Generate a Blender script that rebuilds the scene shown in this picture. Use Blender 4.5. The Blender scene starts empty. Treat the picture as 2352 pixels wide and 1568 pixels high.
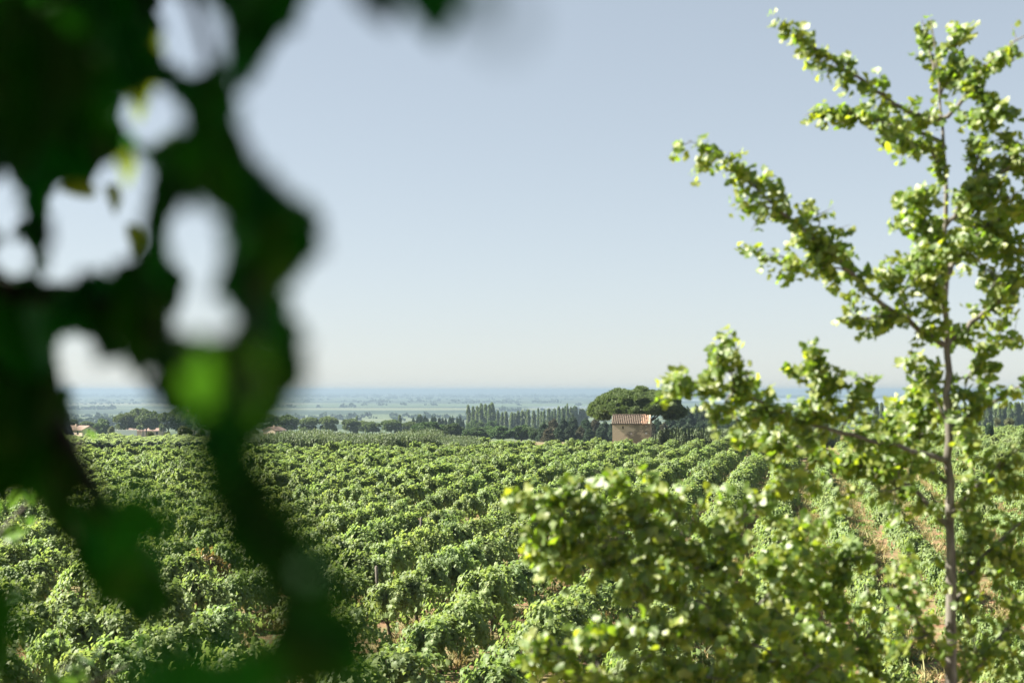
import bpy, math, random
import numpy as np
from mathutils import Vector, Matrix
R = math.radians
rng = np.random.default_rng(7)
random.seed(7)
S = bpy.context.scene
COL = S.collection

# ------------------------------------------------------------------ camera
CAM_H = 6.5
PITCH = R(1.957)
cam_d = bpy.data.cameras.new("Camera")
cam = bpy.data.objects.new("Camera", cam_d); COL.objects.link(cam)
cam.location = (0, 0, CAM_H); cam.rotation_euler = (R(90) + PITCH, 0, 0)
cam_d.lens = 50; cam_d.sensor_width = 36
cam_d.clip_start = 0.05; cam_d.clip_end = 200000
cam_d.dof.use_dof = True; cam_d.dof.focus_distance = 70; cam_d.dof.aperture_fstop = 1.9
S.camera = cam

# ------------------------------------------------------------------ light
SUN_AZ, SUN_EL = 84, 38           # degrees left of the view direction, height
world = bpy.data.worlds.new("World"); S.world = world; world.use_nodes = True
wn = world.node_tree; wn.nodes.clear()
sky = wn.nodes.new("ShaderNodeTexSky"); sky.sky_type = 'NISHITA'; sky.sun_disc = False
sky.sun_elevation = R(SUN_EL); sky.sun_rotation = R(-SUN_AZ)
sky.altitude = 50; sky.air_density = 0.75; sky.dust_density = 0.3; sky.ozone_density = 1.6
bg = wn.nodes.new("ShaderNodeBackground"); bg.inputs['Strength'].default_value = 0.073
wo = wn.nodes.new("ShaderNodeOutputWorld")
sg = wn.nodes.new("ShaderNodeGamma"); sg.inputs[1].default_value = .48
sh = wn.nodes.new("ShaderNodeHueSaturation"); sh.inputs['Saturation'].default_value = .74
wn.links.new(sky.outputs[0], sg.inputs[0]); wn.links.new(sg.outputs[0], sh.inputs['Color']); 
sm = wn.nodes.new("ShaderNodeMix"); sm.data_type = 'RGBA'; sm.blend_type = 'MULTIPLY'; sm.inputs[0].default_value = 1; sm.inputs[7].default_value = (.97, .992, .99, 1)
wn.links.new(sh.outputs[0], sm.inputs[6]); wn.links.new(sm.outputs[2], bg.inputs[0]); wn.links.new(bg.outputs[0], wo.inputs[0])
sl = bpy.data.lights.new("Sun", 'SUN'); sl.energy = 5.0; sl.angle = R(0.5); sl.color = (1, .93, .80)
so = bpy.data.objects.new("Sun", sl); COL.objects.link(so)
sdir = Vector((-math.sin(R(SUN_AZ)) * math.cos(R(SUN_EL)), math.cos(R(SUN_AZ)) * math.cos(R(SUN_EL)), math.sin(R(SUN_EL))))
so.rotation_euler = sdir.to_track_quat('Z', 'Y').to_euler()
S.view_settings.view_transform = 'Standard'; S.view_settings.look = 'None'
S.view_settings.gamma = 1; S.view_settings.use_curve_mapping = False
S.view_settings.exposure = 2.28
S.cycles.max_bounces = 8; S.cycles.diffuse_bounces = 4; S.cycles.transmission_bounces = 6
S.cycles.transparent_max_bounces = 8; S.cycles.volume_bounces = 1
S.cycles.sample_clamp_indirect = 6

# ------------------------------------------------------------------ helpers
def P(px, py, Y):
    """the point at depth Y seen in the photograph (2352 px wide) at px, py"""
    f = 3266.7
    a = (px - 1176) / f; b = (784 - py) / f
    d = np.array([a, math.cos(PITCH) - b * math.sin(PITCH), math.sin(PITCH) + b * math.cos(PITCH)])
    t = Y / d[1]
    return np.array([d[0] * t, Y, CAM_H + d[2] * t])

def proj(p):
    p = np.asarray(p, float).reshape(-1, 3)
    q = p - np.array([0, 0, CAM_H])
    fw = q[:, 1] * math.cos(PITCH) + q[:, 2] * math.sin(PITCH)
    up = -q[:, 1] * math.sin(PITCH) + q[:, 2] * math.cos(PITCH)
    return np.stack([1176 + 3266.7 * q[:, 0] / fw, 784 - 3266.7 * up / fw, fw], 1)

def mesh_np(name, V, F, mat, smooth=False, mat_idx=None):
    V = np.asarray(V, np.float32); 
    me = bpy.data.meshes.new(name)
    F = np.asarray(F, np.int32)
    n, k = F.shape
    me.vertices.add(len(V)); me.vertices.foreach_set("co", V.ravel())
    me.loops.add(n * k); me.loops.foreach_set("vertex_index", F.ravel())
    me.polygons.add(n); me.polygons.foreach_set("loop_start", np.arange(0, n * k, k, dtype=np.int32))
    me.polygons.foreach_set("loop_total", np.full(n, k, np.int32))
    for m in (mat if isinstance(mat, (list, tuple)) else [mat]):
        me.materials.append(m)
    if mat_idx is not None: me.polygons.foreach_set("material_index", np.asarray(mat_idx, np.int32))
    if smooth: me.polygons.foreach_set("use_smooth", np.ones(n, bool))
    me.update(); me.validate()
    return me

def link(name, data, parent=None, loc=None):
    o = bpy.data.objects.new(name, data); COL.objects.link(o)
    if parent: o.parent = parent
    if loc is not None: o.location = loc
    return o

def tag(o, label=None, cat=None, group=None, kind=None):
    if label: o['label'] = label
    if cat: o['category'] = cat
    if group: o['group'] = group
    if kind: o['kind'] = kind
    return o

def thing(name, loc, label, cat, group=None, rz=0):
    o = link(name, None, None, loc); o.rotation_euler = (0, 0, rz); o.empty_display_size = .3
    return tag(o, label, cat, group)

def dup(root, loc, rz, sc, label=None, group=None):
    r = root.copy(); COL.objects.link(r); r.location = loc; r.rotation_euler = (0, 0, rz); r.scale = sc
    if label: r['label'] = label
    if group: r['group'] = group
    for ch in list(root.children):
        c = ch.copy(); COL.objects.link(c); c.parent = r
        for g in list(ch.children):
            d = g.copy(); COL.objects.link(d); d.parent = c
    return r

def norm(a):
    a = np.asarray(a, float)
    return a / np.maximum(np.linalg.norm(a, axis=-1, keepdims=True), 1e-9)

def frames(n, t):
    """rotation matrices with columns side, tip, normal"""
    n = norm(n); t = t - n * (n * t).sum(-1, keepdims=True); t = norm(t)
    s = np.cross(t, n)
    return np.stack([s, t, n], -1)

def scatter(tmpl, pos, M, size, grow=None):
    TV, TF = tmpl
    TV = np.asarray(TV, float); TF = np.asarray(TF, int)
    N = len(pos); k = len(TV)
    size = np.broadcast_to(np.asarray(size, float), (N,))
    V = np.einsum('nij,kj->nki', M, TV) * size[:, None, None] + np.asarray(pos)[:, None, :]
    F = (TF[None] + (np.arange(N) * k)[:, None, None]).reshape(-1, TF.shape[1])
    return V.reshape(-1, 3), F

def rnd_dirs(n):
    return norm(rng.normal(size=(n, 3)))

def tubes(paths, sides=7):
    """paths: list of (points, radii) -> V, F quads"""
    VV, FF, o = [], [], 0
    for pts, rad in paths:
        pts = np.asarray(pts, float); rad = np.broadcast_to(np.asarray(rad, float), (len(pts),))
        tan = norm(np.gradient(pts, axis=0))
        ref = np.array([0.3, 0.95, 0.1]) if abs(tan[0, 2]) > .7 else np.array([0, 0.1, 1.])
        a = norm(np.cross(tan, ref)); b = np.cross(tan, a)
        th = np.arange(sides) / sides * 2 * math.pi
        ring = pts[:, None] + rad[:, None, None] * (np.cos(th)[None, :, None] * a[:, None] + np.sin(th)[None, :, None] * b[:, None])
        n = len(pts)
        VV.append(ring.reshape(-1, 3)); 
        i = np.arange(n - 1)[:, None] * sides; j = np.arange(sides)[None]; j2 = (j + 1) % sides
        FF.append(np.stack([i + j, i + j2, i + sides + j2, i + sides + j], -1).reshape(-1, 4) + o)
        # end cap
        VV.append(pts[-1:] + tan[-1:] * rad[-1]); tip = o + n * sides
        base = o + (n - 1) * sides
        FF.append(np.array([[base + q, base + (q + 1) % sides, tip, tip] for q in range(sides)]))
        o += n * sides + 1
    F = np.concatenate(FF)
    return np.concatenate(VV), F

def tube_mesh(name, paths, mat, sides=7):
    V, F = tubes(paths, sides)
    me = bpy.data.meshes.new(name)
    me.from_pydata(V.tolist(), [], [list(dict.fromkeys(f)) for f in F.tolist()])
    me.materials.append(mat)
    me.polygons.foreach_set("use_smooth", np.ones(len(me.polygons), bool)); me.update()
    return me

def smooth_path(pts, n=14, jit=0.0):
    pts = np.asarray(pts, float)
    d = np.r_[0, np.cumsum(np.linalg.norm(np.diff(pts, axis=0), axis=1))]
    t = np.linspace(0, d[-1], n)
    # Catmull-Rom like: interpolate then smooth
    q = np.stack([np.interp(t, d, pts[:, c]) for c in range(3)], 1)
    for _ in range(2):
        q[1:-1] = .25 * q[:-2] + .5 * q[1:-1] + .25 * q[2:]
    if jit: q[1:-1] += rng.normal(size=q[1:-1].shape) * jit
    return q

def lerp_path(pts, t):
    d = np.r_[0, np.cumsum(np.linalg.norm(np.diff(pts, axis=0), axis=1))]
    t = np.asarray(t) * d[-1]
    return np.stack([np.interp(t, d, pts[:, c]) for c in range(3)], 1)

def bm_box(lo, hi):
    (x0, y0, z0), (x1, y1, z1) = lo, hi
    V = [(x0,y0,z0),(x1,y0,z0),(x1,y1,z0),(x0,y1,z0),(x0,y0,z1),(x1,y0,z1),(x1,y1,z1),(x0,y1,z1)]
    F = [(0,3,2,1),(4,5,6,7),(0,1,5,4),(1,2,6,5),(2,3,7,6),(3,0,4,7)]
    return V, F

def py_mesh(name, parts, mat):
    V, F = [], []
    for v, f in parts:
        o = len(V); V += [tuple(p) for p in v]; F += [tuple(i + o for i in q) for q in f]
    me = bpy.data.meshes.new(name); me.from_pydata(V, [], F); me.materials.append(mat); me.update()
    return me

# ------------------------------------------------------------------ materials
def new_mat(name):
    m = bpy.data.materials.new(name); m.use_nodes = True
    nt = m.node_tree; nt.nodes.clear()
    return m, nt, nt.nodes.new("ShaderNodeOutputMaterial")

def ramp(nt, fac, stops):
    r = nt.nodes.new("ShaderNodeValToRGB")
    while len(r.color_ramp.elements) < len(stops): r.color_ramp.elements.new(.5)
    for e, (p, c) in zip(r.color_ramp.elements, stops):
        e.position = p; e.color = (*c, 1)
    nt.links.new(fac, r.inputs[0]); return r.outputs[0]

def leaf_mat(name, cols, trans, tw=.4, rough=.4, spec=.5, patch=None):
    """cols: colour stops picked per leaf; trans: tint of light coming through"""
    m, nt, out = new_mat(name)
    L = nt.links
    g = nt.nodes.new("ShaderNodeNewGeometry")
    n = len(cols)
    fac = g.outputs['Random Per Island']
    c = ramp(nt, fac, [(i / max(1, n - 1), k) for i, k in enumerate(cols)])
    if patch:
        oi = nt.nodes.new("ShaderNodeObjectInfo")
        hs = nt.nodes.new("ShaderNodeHueSaturation")
        mr = nt.nodes.new("ShaderNodeMapRange"); mr.inputs[3].default_value = 1 - patch; mr.inputs[4].default_value = 1 + patch
        L.new(oi.outputs['Random'], mr.inputs[0]); L.new(mr.outputs[0], hs.inputs['Value']); L.new(c, hs.inputs['Color'])
        mr2 = nt.nodes.new("ShaderNodeMapRange"); mr2.inputs[3].default_value = .5 - patch * .06; mr2.inputs[4].default_value = .5 + patch * .06
        mm = nt.nodes.new("ShaderNodeMath"); mm.operation = 'FRACT'; mk = nt.nodes.new("ShaderNodeMath"); mk.operation = 'MULTIPLY'; mk.inputs[1].default_value = 7.3
        L.new(oi.outputs['Random'], mk.inputs[0]); L.new(mk.outputs[0], mm.inputs[0]); L.new(mm.outputs[0], mr2.inputs[0]); L.new(mr2.outputs[0], hs.inputs['Hue'])
        c = hs.outputs[0]
    p = nt.nodes.new("ShaderNodeBsdfPrincipled")
    p.inputs['Roughness'].default_value = rough; p.inputs['Specular IOR Level'].default_value = spec
    L.new(c, p.inputs['Base Color'])
    t = nt.nodes.new("ShaderNodeBsdfTranslucent")
    mx = nt.nodes.new("ShaderNodeMix"); mx.data_type = 'RGBA'; mx.blend_type = 'MULTIPLY'; mx.inputs[0].default_value = 1
    mx.inputs[7].default_value = (*trans, 1); L.new(c, mx.inputs[6]); L.new(mx.outputs[2], t.inputs[0])
    ms = nt.nodes.new("ShaderNodeMixShader"); ms.inputs[0].default_value = tw
    L.new(p.outputs[0], ms.inputs[1]); L.new(t.outputs[0], ms.inputs[2]); L.new(ms.outputs[0], out.inputs[0])
    return m

def noise(nt, scale, detail=4, rough=.6, coord='Object', vec_scale=None):
    tc = nt.nodes.new("ShaderNodeTexCoord"); src = tc.outputs[coord]
    if vec_scale:
        mp = nt.nodes.new("ShaderNodeMapping"); mp.inputs['Scale'].default_value = vec_scale
        nt.links.new(src, mp.inputs[0]); src = mp.outputs[0]
    n = nt.nodes.new("ShaderNodeTexNoise"); n.inputs['Scale'].default_value = scale
    n.inputs['Detail'].default_value = detail; n.inputs['Roughness'].default_value = rough
    nt.links.new(src, n.inputs[0]); return n.outputs[0]

def mixc(nt, fac, a, b):
    mx = nt.nodes.new("ShaderNodeMix"); mx.data_type = 'RGBA'
    if hasattr(fac, 'links'): nt.links.new(fac, mx.inputs[0])
    else: mx.inputs[0].default_value = fac
    for s, i in ((a, 6), (b, 7)):
        if isinstance(s, tuple): mx.inputs[i].default_value = (*s, 1)
        else: nt.links.new(s, mx.inputs[i])
    return mx.outputs[2]

def surf(nt, out, c, rough=.9, spec=.2, bump=None, dist=.02, strength=.6):
    p = nt.nodes.new("ShaderNodeBsdfPrincipled")
    p.inputs['Roughness'].default_value = rough; p.inputs['Specular IOR Level'].default_value = spec
    if isinstance(c, tuple): p.inputs['Base Color'].default_value = (*c, 1)
    else: nt.links.new(c, p.inputs['Base Color'])
    if bump is not None:
        b = nt.nodes.new("ShaderNodeBump"); b.inputs['Distance'].default_value = dist; b.inputs['Strength'].default_value = strength
        nt.links.new(bump, b.inputs['Height']); nt.links.new(b.outputs[0], p.inputs['Normal'])
    nt.links.new(p.outputs[0], out.inputs[0])

def noisy(name, stops, scale, rough=.9, bump=True, dist=.02, vec=None, spec=.2, detail=6):
    m, nt, out = new_mat(name)
    n = noise(nt, scale, detail, .65, vec_scale=vec)
    surf(nt, out, ramp(nt, n, stops), rough, spec, n if bump else None, dist)
    return m

M_BARK = noisy("bark_grey", [(.3, (.07, .064, .055)), (.55, (.15, .14, .12)), (.75, (.27, .25, .225))], 22, dist=.02, vec=(1, 1, .25))
M_DBARK = noisy("bark_dark", [(.3, (.03, .024, .018)), (.7, (.10, .08, .06))], 12, dist=.02, vec=(1, 1, .3))
M_VINELEAF = leaf_mat("vine_leaf", [(.106, .154, .060), (.140, .196, .074), (.172, .228, .086), (.121, .175, .068), (.212, .254, .090)], (1.7, 1.75, 1.0), .42, .55, .28, .18)
M_BROWNLEAF = leaf_mat("vine_leaf_yellowing", [(.12, .12, .04), (.20, .16, .06), (.22, .14, .07), (.10, .13, .05)], (1.5, 1.4, .8), .35, .45, .4)
M_GINKGO = leaf_mat("ginkgo_leaf", [(.074, .134, .022), (.112, .176, .031), (.088, .150, .024), (.20, .235, .042), (.145, .195, .034)], (2.3, 2.3, .6), .47, .50, .75)
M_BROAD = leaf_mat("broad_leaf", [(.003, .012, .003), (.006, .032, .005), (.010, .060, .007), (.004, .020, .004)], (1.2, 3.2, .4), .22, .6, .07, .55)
M_SAPLING = leaf_mat("sapling_leaf", [(.045, .10, .025), (.07, .14, .03), (.09, .16, .035)], (1.8, 2.0, .8), .35, .4, .5)
M_PINE = leaf_mat("pine_needles", [(.065, .095, .040), (.090, .125, .052), (.115, .150, .064)], (1.4, 1.5, .8), .25, .6, .2, .18)
M_ROUND = leaf_mat("oak_foliage", [(.046, .078, .034), (.066, .105, .044), (.085, .13, .052)], (1.4, 1.6, .8), .22, .6, .2, .22)
M_CONIFER = leaf_mat("conifer_foliage", [(.030, .054, .032), (.042, .070, .040), (.054, .084, .046)], (1.3, 1.5, .9), .15, .6, .2, .2)
M_CONBROWN = leaf_mat("conifer_foliage_brown", [(.10, .085, .05), (.075, .075, .045), (.05, .065, .035)], (1.3, 1.2, .9), .15, .6, .2, .2)
M_POPLAR = leaf_mat("poplar_foliage", [(.085, .12, .065), (.12, .16, .085), (.15, .19, .10)], (1.5, 1.6, .8), .28, .55, .3, .18)
M_OLIVE = leaf_mat("olive_foliage", [(.09, .115, .06), (.13, .15, .08), (.11, .13, .07)], (1.4, 1.4, .9), .25, .55, .3, .15)
M_REED = leaf_mat("reed_leaf", [(.075, .115, .058), (.105, .145, .075), (.14, .175, .095)], (1.5, 1.5, .9), .3, .5, .3, .2)
M_FAR = leaf_mat("far_wood", [(.03, .055, .03), (.05, .075, .04)], (1.2, 1.3, .9), .1, .8, .1)
M_DRY = leaf_mat("dry_grass", [(.30, .23, .11), (.38, .30, .15), (.18, .19, .075), (.25, .22, .10), (.13, .16, .06)], (1.2, 1.1, .8), .3, .6, .2)
M_POST = noisy("weathered_wood", [(.3, (.07, .06, .05)), (.7, (.17, .15, .13))], 8, dist=.006, vec=(6, 6, .6))

# ------------------------------------------------------------------ terrain
def sstep(a, b, x):
    t = np.clip((np.asarray(x, float) - a) / (b - a), 0, 1); return t * t * (3 - 2 * t)

def edge(x):
    return 158 + (1 - sstep(-40, -27, x)) * 22 + sstep(36, 52, x) * 72

def terrain(x, y):
    x = np.asarray(x, float); y = np.asarray(y, float)
    e = edge(np.clip(x, -400, 400))
    yy = np.where(y < e, 0, y - e)
    # distance past the plateau edge -> height
    z = np.interp(yy, [0, 15, 60, 180, 390, 770, 2100, 2600, 1e6], [0, -.25, -2.0, -5.8, -12.2, -26, -43, -45, -45])
    z = z + .12 * np.sin(x * .11 + 1) * np.cos(y * .07) * np.clip(1 - yy / 50, 0, 1) * np.clip(y / 60, 0, 1) * .8
    return z

def zt(x, y): return float(terrain(x, y))

ROW_A = R(11.45); SP = 2.5
U = np.array([math.sin(ROW_A), math.cos(ROW_A)]); Vv = np.array([math.cos(ROW_A), -math.sin(ROW_A)])
V0 = -3.42

def ground():
    ys = np.r_[np.arange(-60, 20, 10), np.arange(20, 260, 4), np.geomspace(260, 62000, 90)]
    xs = np.r_[-np.geomspace(62000, 130, 40), np.arange(-120, 121, 5), np.geomspace(130, 62000, 40)]
    X, Y = np.meshgrid(xs, ys); Z = terrain(X, Y)
    V = np.stack([X, Y, Z], -1).reshape(-1, 3)
    nx, ny = len(xs), len(ys)
    i, j = np.meshgrid(np.arange(nx - 1), np.arange(ny - 1))
    a = (j * nx + i).ravel()
    F = np.stack([a, a + 1, a + nx + 1, a + nx], 1)
    m, nt, out = new_mat("ground_soil")
    L = nt.links
    n1 = noise(nt, .9, 8, .7); n2 = noise(nt, .16, 4, .6); n3 = noise(nt, 9, 5, .7)
    soil = ramp(nt, n3, [(.25, (.12, .062, .038)), (.55, (.20, .118, .072)), (.8, (.30, .20, .128))])
    grass = ramp(nt, n3, [(.3, (.085, .09, .038)), (.6, (.19, .17, .085)), (.8, (.30, .255, .14))])
    near = mixc(nt, ramp(nt, n1, [(.40, (0, 0, 0)), (.58, (1, 1, 1))]), soil, grass)
    # slopes and plain: pale meadow, marsh, ploughed strips and woodland
    nb = noise(nt, .0011, 5, .62, vec_scale=(.35, 1, 1)); nc = noise(nt, .006, 4, .6, vec_scale=(.22, 1, 1))
    vo = nt.nodes.new("ShaderNodeTexVoronoi"); vo.inputs['Scale'].default_value = .0016
    tc = nt.nodes.new("ShaderNodeTexCoord"); mp = nt.nodes.new("ShaderNodeMapping"); mp.inputs['Scale'].default_value = (.4, 1, 1); mp.inputs['Rotation'].default_value = (0, 0, .12)
    L.new(tc.outputs['Object'], mp.inputs[0]); L.new(mp.outputs[0], vo.inputs[0])
    sep = nt.nodes.new("ShaderNodeSeparateColor"); L.new(vo.outputs['Color'], sep.inputs[0])
    fields = ramp(nt, sep.outputs[0], [(0, (.06, .09, .045)), (.35, (.09, .115, .06)), (.6, (.115, .128, .078)), (.85, (.07, .10, .055)), (1, (.155, .155, .105))])
    woods = ramp(nt, nb, [(.47, (0, 0, 0)), (.53, (1, 1, 1))])
    plain = mixc(nt, woods, fields, (.022, .038, .022))
    plain = mixc(nt, ramp(nt, nc, [(.56, (0, 0, 0)), (.62, (1, 1, 1))]), plain, (.03, .05, .028))
    sx = nt.nodes.new("ShaderNodeSeparateXYZ"); L.new(tc.outputs['Object'], sx.inputs[0])
    mr = nt.nodes.new("ShaderNodeMapRange"); mr.inputs[1].default_value = 240; mr.inputs[2].default_value = 420
    L.new(sx.outputs[1], mr.inputs[0])
    surf(nt, out, mixc(nt, mr.outputs[0], near, plain), .95, .1, n3, .05, .5)
    o = link("ground", mesh_np("ground", V, F, m, True))
    tag(o, kind='structure', label="reddish dry soil and pale plain running to the horizon")
ground()

def water():
    m, nt, out = new_mat("lagoon_water")
    n = noise(nt, .05, 4, .6)
    surf(nt, out, (.30, .34, .36), .25, .6, n, .1, .3)
    rings = []
    def blob(cx, cy, rx, ry, k):
        n = 48; th = np.arange(n) / n * 2 * math.pi
        r = 1 + .13 * np.sin(3 * th + k) + .08 * np.sin(7 * th + 2 * k) + .04 * np.sin(13 * th)
        return [(cx + rx * c * q, cy + ry * s * q, -44.6) for c, s, q in zip(np.cos(th), np.sin(th), r)], [tuple(range(n))]
    me = py_mesh("water", [blob(2150, 6800, 1500, 1950, .4)], m)
    tag(link("water", me), kind='structure', label="pale lagoon on the plain behind the poplars")
    me = py_mesh("water", [blob(160, 4150, 120, 70, 1.3), blob(230, 4420, 190, 50, 2.3)], m)
    tag(link("water", me), kind='structure', label="thin marsh channel beyond the poplars")
water()

# ------------------------------------------------------------------ leaf shapes (side x, tip y, normal z)
def fan(outline, centre, zf):
    V = [(*centre, zf(*centre))] + [(x, y, zf(x, y)) for x, y in outline]
    n = len(outline)
    return np.array(V), np.array([(0, i + 1, (i + 1) % n + 1) for i in range(n)])
half = [(.13, -.10), (.36, -.10), (.52, .16), (.36, .34), (.45, .64), (.17, .64)]
GRAPE = fan([(0, 0)] + half + [(0, 1.0)] + [(-x, y) for x, y in half[::-1]], (0, .34), lambda x, y: .32 * abs(x) - .55 * (y - .3) ** 2 - .25 * x * x)
GRAPE_LO = fan([(0, 0), (.48, .05), (.42, .62), (0, 1), (-.42, .62), (-.48, .05)], (0, .34), lambda x, y: .3 * abs(x) - .5 * (y - .3) ** 2)
gk = [(.80, .46), (.74, .70), (.56, .86), (.33, .98), (.12, .93)]
GINKGO = fan([(0, 0)] + gk + [(0, .74)] + [(-x, y) for x, y in gk[::-1]], (0, .5), lambda x, y: .30 * abs(x) ** 1.3 + .12 * math.sin(5 * x) * y - .12 * y * y)
def broad_outline(n=15):
    pts = []
    for i in range(1, n):
        t = i / n
        w = .62 * (math.sin(math.pi * t ** .62)) ** .8
        w *= 1 + (.07 if i % 2 else -.03)
        pts.append((w * .72, -.10 * (1 - t) ** 3 * 2 + t * 1.02))
    return pts
bh = broad_outline()
BROAD_OUT = [(0, .02)] + bh + [(0, 1.05)] + [(-x, y) for x, y in bh[::-1]]
def broad_tmpl():
    zf = lambda x, y: .22 * abs(x) - .28 * (y - .25) ** 2 + .03 * math.sin(14 * y) * abs(x) * 3
    n = len(bh)
    mid = [(0, .02)] + [(0, y) for _, y in bh] + [(0, 1.05)]
    right = bh; left = [(-x, y) for x, y in bh]
    V = [(x, y, zf(x, y)) for x, y in mid + right + left]
    m = len(mid); F = []
    for off in (m, m + n):
        F.append((0, 1, off)); 
        for i in range(n - 1):
            F.append((i + 1, i + 2, off + i + 1)); F.append((i + 1, off + i + 1, off + i))
        F.append((n, n + 1, off + n - 1))
    return np.array(V), np.array(F)
BROAD = broad_tmpl()
# a clump of foliage as seen from far: a few ragged blades round one point
def clump_tmpl(k=5, spread=.9, w=.42, seed=1):
    r = np.random.default_rng(seed); V, F = [], []
    for i in range(k):
        d = norm(np.array([r.normal() * spread, r.normal() * spread, 1.0]))
        s = norm(np.cross(d, r.normal(size=3))); o = len(V); c = r.normal(size=3) * .18
        V += [c - s * w * .5, c + s * w * .5, c + d * .62 + s * w * .45, c + d, c + d * .6 - s * w * .5]
        F += [(o, o + 1, o + 2), (o, o + 2, o + 4), (o + 2, o + 3, o + 4)]
    return np.array(V), np.array(F)
CLUMP = clump_tmpl(4, .9, .55, 3)
TUFT = clump_tmpl(9, .8, .16, 5)
FLAT = (np.array([(-.5, -.1, 0), (.45, -.25, .1), (.6, .35, -.08), (.05, .75, .12), (-.5, .4, -.05)]), np.array([(0, 1, 2), (0, 2, 3), (0, 3, 4)]))

def foliage_on(spheres, per_area, size, tmpl, up=.35, jitter=.5, lower=-.35, out=None):
    """clumps of leaves spread over and just inside a set of lumps (cx,cy,cz,rx,ry,rz)"""
    pos, nor = [], []
    for (cx, cy, cz, rx, ry, rz) in spheres:
        k = max(8, int(per_area * (rx * ry + ry * rz + rx * rz) * 4.2))
        d = rnd_dirs(k); d = d[d[:, 2] > lower]
        rad = 1 - np.abs(rng.normal(size=len(d))) * .16
        # ragged surface
        rad *= 1 + .10 * np.sin(d[:, 0] * 7 + cx * 3) * np.sin(d[:, 1] * 6 + cy) + .08 * np.sin(d[:, 2] * 9 + cx)
        p = np.array([cx, cy, cz]) + d * np.array([rx, ry, rz]) * rad[:, None]
        pos.append(p); nor.append(norm(d / np.array([rx, ry, rz])))
    pos = np.concatenate(pos); nor = np.concatenate(nor)
    keep = np.ones(len(pos), bool)
    for (cx, cy, cz, rx, ry, rz) in spheres:          # drop what is deep inside another lump
        q = (pos - np.array([cx, cy, cz])) / np.array([rx, ry, rz])
        keep &= (q ** 2).sum(1) > .42
    pos, nor = pos[keep], nor[keep]
    n = norm(nor + np.array([0, 0, up]) + rng.normal(size=pos.shape) * jitter)
    t = rnd_dirs(len(pos))
    return scatter(tmpl, pos, frames(n, t), size * rng.uniform(.6, 1.35, len(pos)))

# ------------------------------------------------------------------ instanced ground cover (one object each)
HID = bpy.data.collections.new("sources")      # never linked to the scene
def source_coll(name, meshes):
    c = bpy.data.collections.new(name)
    for i, me in enumerate(meshes):
        o = bpy.data.objects.new("%s_%02d" % (name, i), me); c.objects.link(o)
    return c

def stuff_cover(name, label, pts, rot, scl, idx, coll, cat=None):
    me = bpy.data.meshes.new(name)
    n = len(pts)
    me.vertices.add(n); me.vertices.foreach_set("co", np.asarray(pts, np.float32).ravel())
    a = me.attributes.new("rot", 'FLOAT_VECTOR', 'POINT'); a.data.foreach_set("vector", np.asarray(rot, np.float32).ravel())
    a = me.attributes.new("scl", 'FLOAT_VECTOR', 'POINT'); a.data.foreach_set("vector", np.asarray(scl, np.float32).ravel())
    a = me.attributes.new("pick", 'INT', 'POINT'); a.data.foreach_set("value", np.asarray(idx, np.int32))
    o = link(name, me)
    ng = bpy.data.node_groups.new(name + "_spread", 'GeometryNodeTree')
    ng.interface.new_socket("Geometry", in_out='INPUT', socket_type='NodeSocketGeometry')
    ng.interface.new_socket("Geometry", in_out='OUTPUT', socket_type='NodeSocketGeometry')
    N = ng.nodes; L = ng.links
    gi = N.new("NodeGroupInput"); go = N.new("NodeGroupOutput")
    ci = N.new("GeometryNodeCollectionInfo"); ci.inputs[0].default_value = coll
    ci.inputs['Separate Children'].default_value = True; ci.inputs['Reset Children'].default_value = True
    ip = N.new("GeometryNodeInstanceOnPoints"); ip.inputs['Pick Instance'].default_value = True
    def na(nm, t):
        q = N.new("GeometryNodeInputNamedAttribute"); q.data_type = t; q.inputs[0].default_value = nm; return q.outputs[0]
    L.new(gi.outputs[0], ip.inputs['Points']); L.new(ci.outputs[0], ip.inputs['Instance'])
    L.new(na("pick", 'INT'), ip.inputs['Instance Index'])
    L.new(na("rot", 'FLOAT_VECTOR'), ip.inputs['Rotation'])
    L.new(na("scl", 'FLOAT_VECTOR'), ip.inputs['Scale'])
    L.new(ip.outputs[0], go.inputs[0])
    md = o.modifiers.new("spread", 'NODES'); md.node_group = ng
    tag(o, label, None, None, 'stuff')
    return o

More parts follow.
